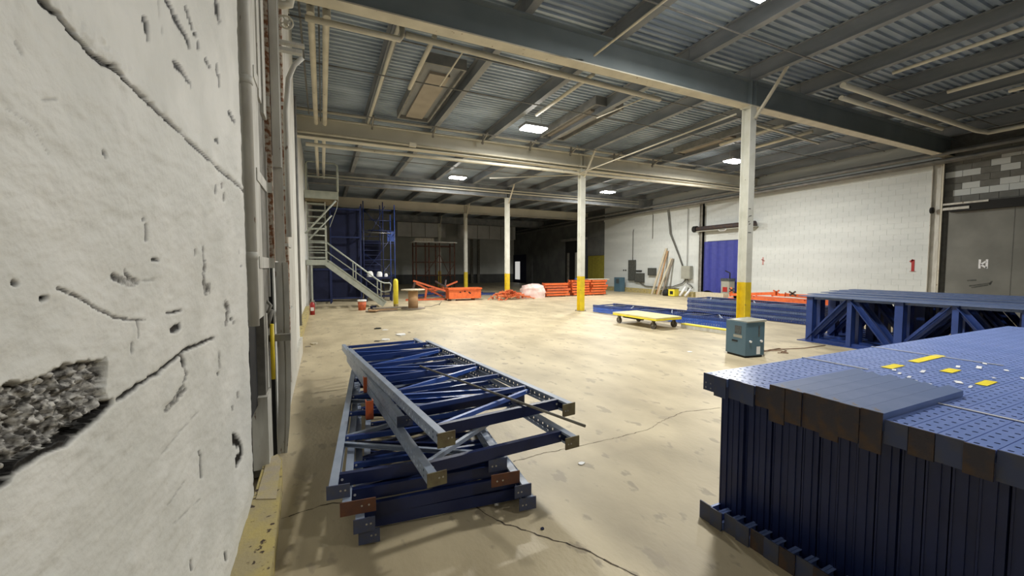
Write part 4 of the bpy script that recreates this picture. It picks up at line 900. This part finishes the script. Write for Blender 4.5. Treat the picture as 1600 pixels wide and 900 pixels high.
# lit door in the far right wall
d = struct('door_2', MB().bx(XR-.10, XR, 36.4, 40.3-.8, 0, 2.9), M['navy'])
MB().bx(XR-.13, XR-.10, 37.9, 39.0, .35, 2.2).build('door_glass', mat('daylit_glass', (.8,.82,.85), None, 1, .3, emit=.5), d)
MB().bx(XR-.13, XR-.0, 35.2, 36.4, 0, 2.9).build('door_panel', M['dark_wall'], d)
# far doorway strips: white jambs and yellow-green curtain
d = struct('door_3', MB().bx(XR-.04, XR+.04, 26.9, 29.3, 0, 3.8), M['black'])
MB().bx(XR-.10, XR-.04, 28.7, 28.95, 0, 2.8).build('jamb', M['grey_steel'], d)
MB().bx(XR-.10, XR-.04, 27.3, 27.75, 0, 2.8).build('jamb', M['white_steel'], d)
MB().bx(XR-.3, XR, 26.2, 29.6, 3.75, 3.95).build('header', M['pipe_dark'], d)
t = thing('strip_curtain', 'dull yellow curtain hanging in the far doorway left of the white wall', 'curtain', (XR+.1, 25.2, 0))
for k in range(6): MB().bx(-.01+.012*(k%2), .0+.012*(k%2), -1.05+.35*k, -.69+.35*k, .05, 2.5).build('strip', M['olive'], t)
MB().bx(-.05, .05, -1.1, 1.1, 2.5, 3.9).build('header_board', M['duct'] if False else M['dark_wall'], t)

# ---------------------------------------------------------------- right wall: curtain door, boxes, cables, timber
t = thing('blue_curtain', 'royal blue vinyl curtain hanging in the doorway of the white wall', 'curtain', (XR-.04, 14.35, 0))
b = MB(); n = 23
for i in range(n):
    y0 = -1.13+i*.1; y1 = y0+.1; xa = .02*math.sin(i*1.3); xb = .02*math.sin((i+1)*1.3); zb = .28+.12*math.sin(i*.4)
    b.hexa([(xa,y0,zb),(xa+.006,y0,zb),(xb+.006,y1,zb),(xb,y1,zb),(xa,y0,2.98),(xa+.006,y0,2.98),(xb+.006,y1,2.98),(xb,y1,2.98)])
b.build('vinyl_sheet', M['curtain'], t)
t = thing('door_roller', 'dark reddish roller bar above the blue curtain doorway', 'roller', (XR-.28, 14.3, 3.68))
MB().tube([(0,-1.75,0),(0,1.5,0)], .12, 14).build('drum', M['rusty_plate'], t)
MB().bx(-.10, .25, -1.75, 1.5, -.16, -.12).build('rail', M['box_grey'], t)
MB().tube([(0,1.5,0),(0,1.72,0)], .17, 14).build('end_wheel', M['black'], t)
MB().tube([(-.12,.1,-.16),(-.12,0,-.22),(-.12,-.25,-.22),(-.12,-.35,-.16)], .02, 6).build('handle', M['white'], t)
def wallbox(y0, y1, z0, z1, m, lab, cat, d=.14, name='wall_box'):
    t = thing(name, lab, cat, (XR-.03-d/2, (y0+y1)/2, z0))
    MB().bx(-d/2, d/2, -(y1-y0)/2, (y1-y0)/2, 0, z1-z0).build('body', m, t)
    MB().bx(-d/2-.012, -d/2, -(y1-y0)/2+.03, (y1-y0)/2-.03, .03, z1-z0-.03).build('cover', m, t); return t
wallbox(20.75, 21.35, .75, 2.1, M['cabinet_dark'], 'tall dark electric panel on the white wall', 'panel')
wallbox(19.95, 20.72, .66, 1.25, M['cabinet_dark'], 'wide dark electric box beside the tall panel', 'panel')
wallbox(18.95, 19.55, 1.12, 1.58, M['cabinet_dark'], 'square dark grille box on the white wall left of the leaning timbers', 'panel')
wallbox(20.2, 20.7, 1.35, 1.43, M['black'], 'small black slot above the wide electric box', 'panel', .05)
wallbox(16.25, 16.85, .98, 1.70, M['box_grey'], 'grey electric enclosure with cables, left of the blue curtain', 'enclosure', .22)
for y, l in ((21.95, 'left black round fitting on the white wall beside the tall dark panel'), (21.75, 'right black round fitting on the white wall beside the tall dark panel')): MB().tube([(XR-.005, y, 1.42), (XR-.06, y, 1.42)], .04, 8).build('wall_fitting', M['black'], label=l, cat='fitting')
for pts, r, l in (([(XR-.06,21.05,2.1),(XR-.06,21.05,3.9),(XR-.06,21.0,4.1)], .02, 'thin conduit rising from the tall dark panel'), ([(XR-.06,19.3,3.4),(XR-.06,19.3,5.0)], .015, 'thin vertical conduit high on the white wall'),
        ([(XR-.07,18.0,5.0),(XR-.07,17.8,3.6),(XR-.07,17.2,2.4),(XR-.07,16.85,1.6)], .022, 'grey cable sagging down to the grey enclosure'), ([(XR-.07,18.1,5.0),(XR-.07,17.9,3.6),(XR-.07,17.25,2.35),(XR-.07,16.85,1.5)], .02, 'second grey cable sagging down to the grey enclosure'),
        ([(XR-.07,16.6,1.7),(XR-.07,16.62,4.9)], .015, 'thin vertical conduit above the grey enclosure'), ([(XR-.09,16.6,1.0),(XR-.09,16.9,.72),(XR-.09,17.6,.5),(XR-.09,18.6,.42),(XR-.09,19.8,.45),(XR-.09,20.3,.62)], .03, 'sagging cable from the grey enclosure to the electric boxes'),
        ([(XR-.12,16.5,1.0),(XR-.12,16.5,.7),(XR-.12,16.3,.66),(XR-.12,16.15,.5),(XR-.12,16.3,.38),(XR-.12,16.45,.5),(XR-.12,16.5,.2)], .03, 'coiled hose below the grey enclosure')):
    pipe('wall_cable', pts, r, M['cable_grey'], l, 6, 'cable')
struct('trim_5', MB().bx(XR-.22, XR, 16.0, 23.9, 0, .27), M['kerb'])
t = thing('wall_cabinet', 'small blue cabinet on the floor against the white wall, left', 'cabinet', (XR-.55, 21.75, 0))
MB().bx(-.2, .2, -.3, .3, 0, .95).build('body', M['machine'], t); MB().bx(-.212, -.2, -.2, .1, .55, .85).build('panel', M['machine_dark'], t)
for k, (y0, y1, zt, m, wd) in enumerate(((18.75, 18.15, 2.75, 'wood_pale', .14), (18.35, 18.05, 2.6, 'wood', .11), (18.3, 17.75, 2.15, 'wood_pale', .13), (17.95, 17.62, 2.12, 'wood_grey', .12))):
    MB().hexa([(-.55,-wd/2,0),(-.50,-wd/2,0),(-.50,wd/2,0),(-.55,wd/2,0),(.0-.06,-wd/2+(y1-y0),zt),(.0-.015,-wd/2+(y1-y0),zt),(.0-.015,wd/2+(y1-y0),zt),(-.06,wd/2+(y1-y0),zt)]).build('plank', M[m],
        label=['tallest pale plank leaning on the white wall', 'brown plank leaning behind the tallest plank', 'pale plank leaning in front, shorter', 'grey weathered plank leaning rightmost'][k], cat='plank', loc=(XR-.03, y0, .002))
t = thing('pump', 'black machine on the floor beside the leaning planks', 'machine', (XR-.8, 17.35, 0))
MB().lathe([(.001,0),(.2,0),(.23,.2),(.15,.36),(.001,.4)], 14).build('body', M['black'], t)
t = thing('yellow_bucket', 'yellow mop bucket against the white wall', 'bucket', (XR-.8, 16.85, 0))
MB().bx(-.16, .16, -.22, .22, .03, .42).build('tub', M['yellow'], t); MB().bx(-.18, .18, -.24, .24, .42, .46).build('rim', M['rubber'], t)
MB().bx(-.17, -.165, -.12, .1, .12, .3).build('warning_label', M['black'], t)
for k, (y, l) in enumerate(((16.4, 'white pipe offcut leaning by the yellow bucket'), (16.05, 'second white pipe offcut leaning under the coiled hose'))):
    MB().tube([(-.2, 0, .05), (.1, -.12, .55-.1*k)], .07, 8).build('pipe_offcut', M['white'], label=l, cat='pipe', loc=(XR-.6, y, 0))
t = thing('pallet_jack', 'small dark and red floor machine in front of the blue curtain', 'machine', (XR-.45, 13.75, 0))
MB().bx(-.2, .2, -.22, .22, .30, .95).build('body', M['box_grey'], t); MB().bx(-.212, -.2, -.13, .12, .42, .66).build('red_panel', M['red'], t)
MB().bx(-.22, .22, -.24, .24, .95, 1.08).build('top', M['machine_dark'], t); MB().tube([(0,-.1,1.08),(0,-.1,1.35),(0,.15,1.45)], .03, 8).build('handle', M['black'], t)
for sy in (-.15, .15): MB().tube([(-.1, sy-.03, .15), (-.1, sy+.03, .15)], .15, 12).build('wheel', M['rubber'], t)
MB().bx(-.2, .2, -.8, .8, 0, .36).build('foam_block', M['wood_pale'], label='long pale block lying in front of the blue curtain', cat='block', loc=(XR-.95, 14.25, 0))
t = thing('traffic_cone', 'orange traffic cone left of the nearest column', 'cone', (17.6, 13.15, 0))
MB().bx(-.18, .18, -.18, .18, 0, .03).build('base', M['cone'], t)
MB().lathe([(.14,.03),(.11,.22)], 16).build('lower_band', M['cone'], t); MB().lathe([(.11,.22),(.08,.40)], 16).build('white_band', M['white'], t); MB().lathe([(.08,.40),(.03,.68),(.001,.69)], 16).build('tip', M['cone'], t)
pipe('hose_loop', [(10.9,11.4,.03),(11.3,11.9,.03),(11.9,11.8,.03),(12.1,11.3,.03),(11.6,11.0,.03),(11.1,11.1,.03)], .03, M['cable_brown'], 'brown hose loop on the floor before the dark blue stack', 6, 'hose')
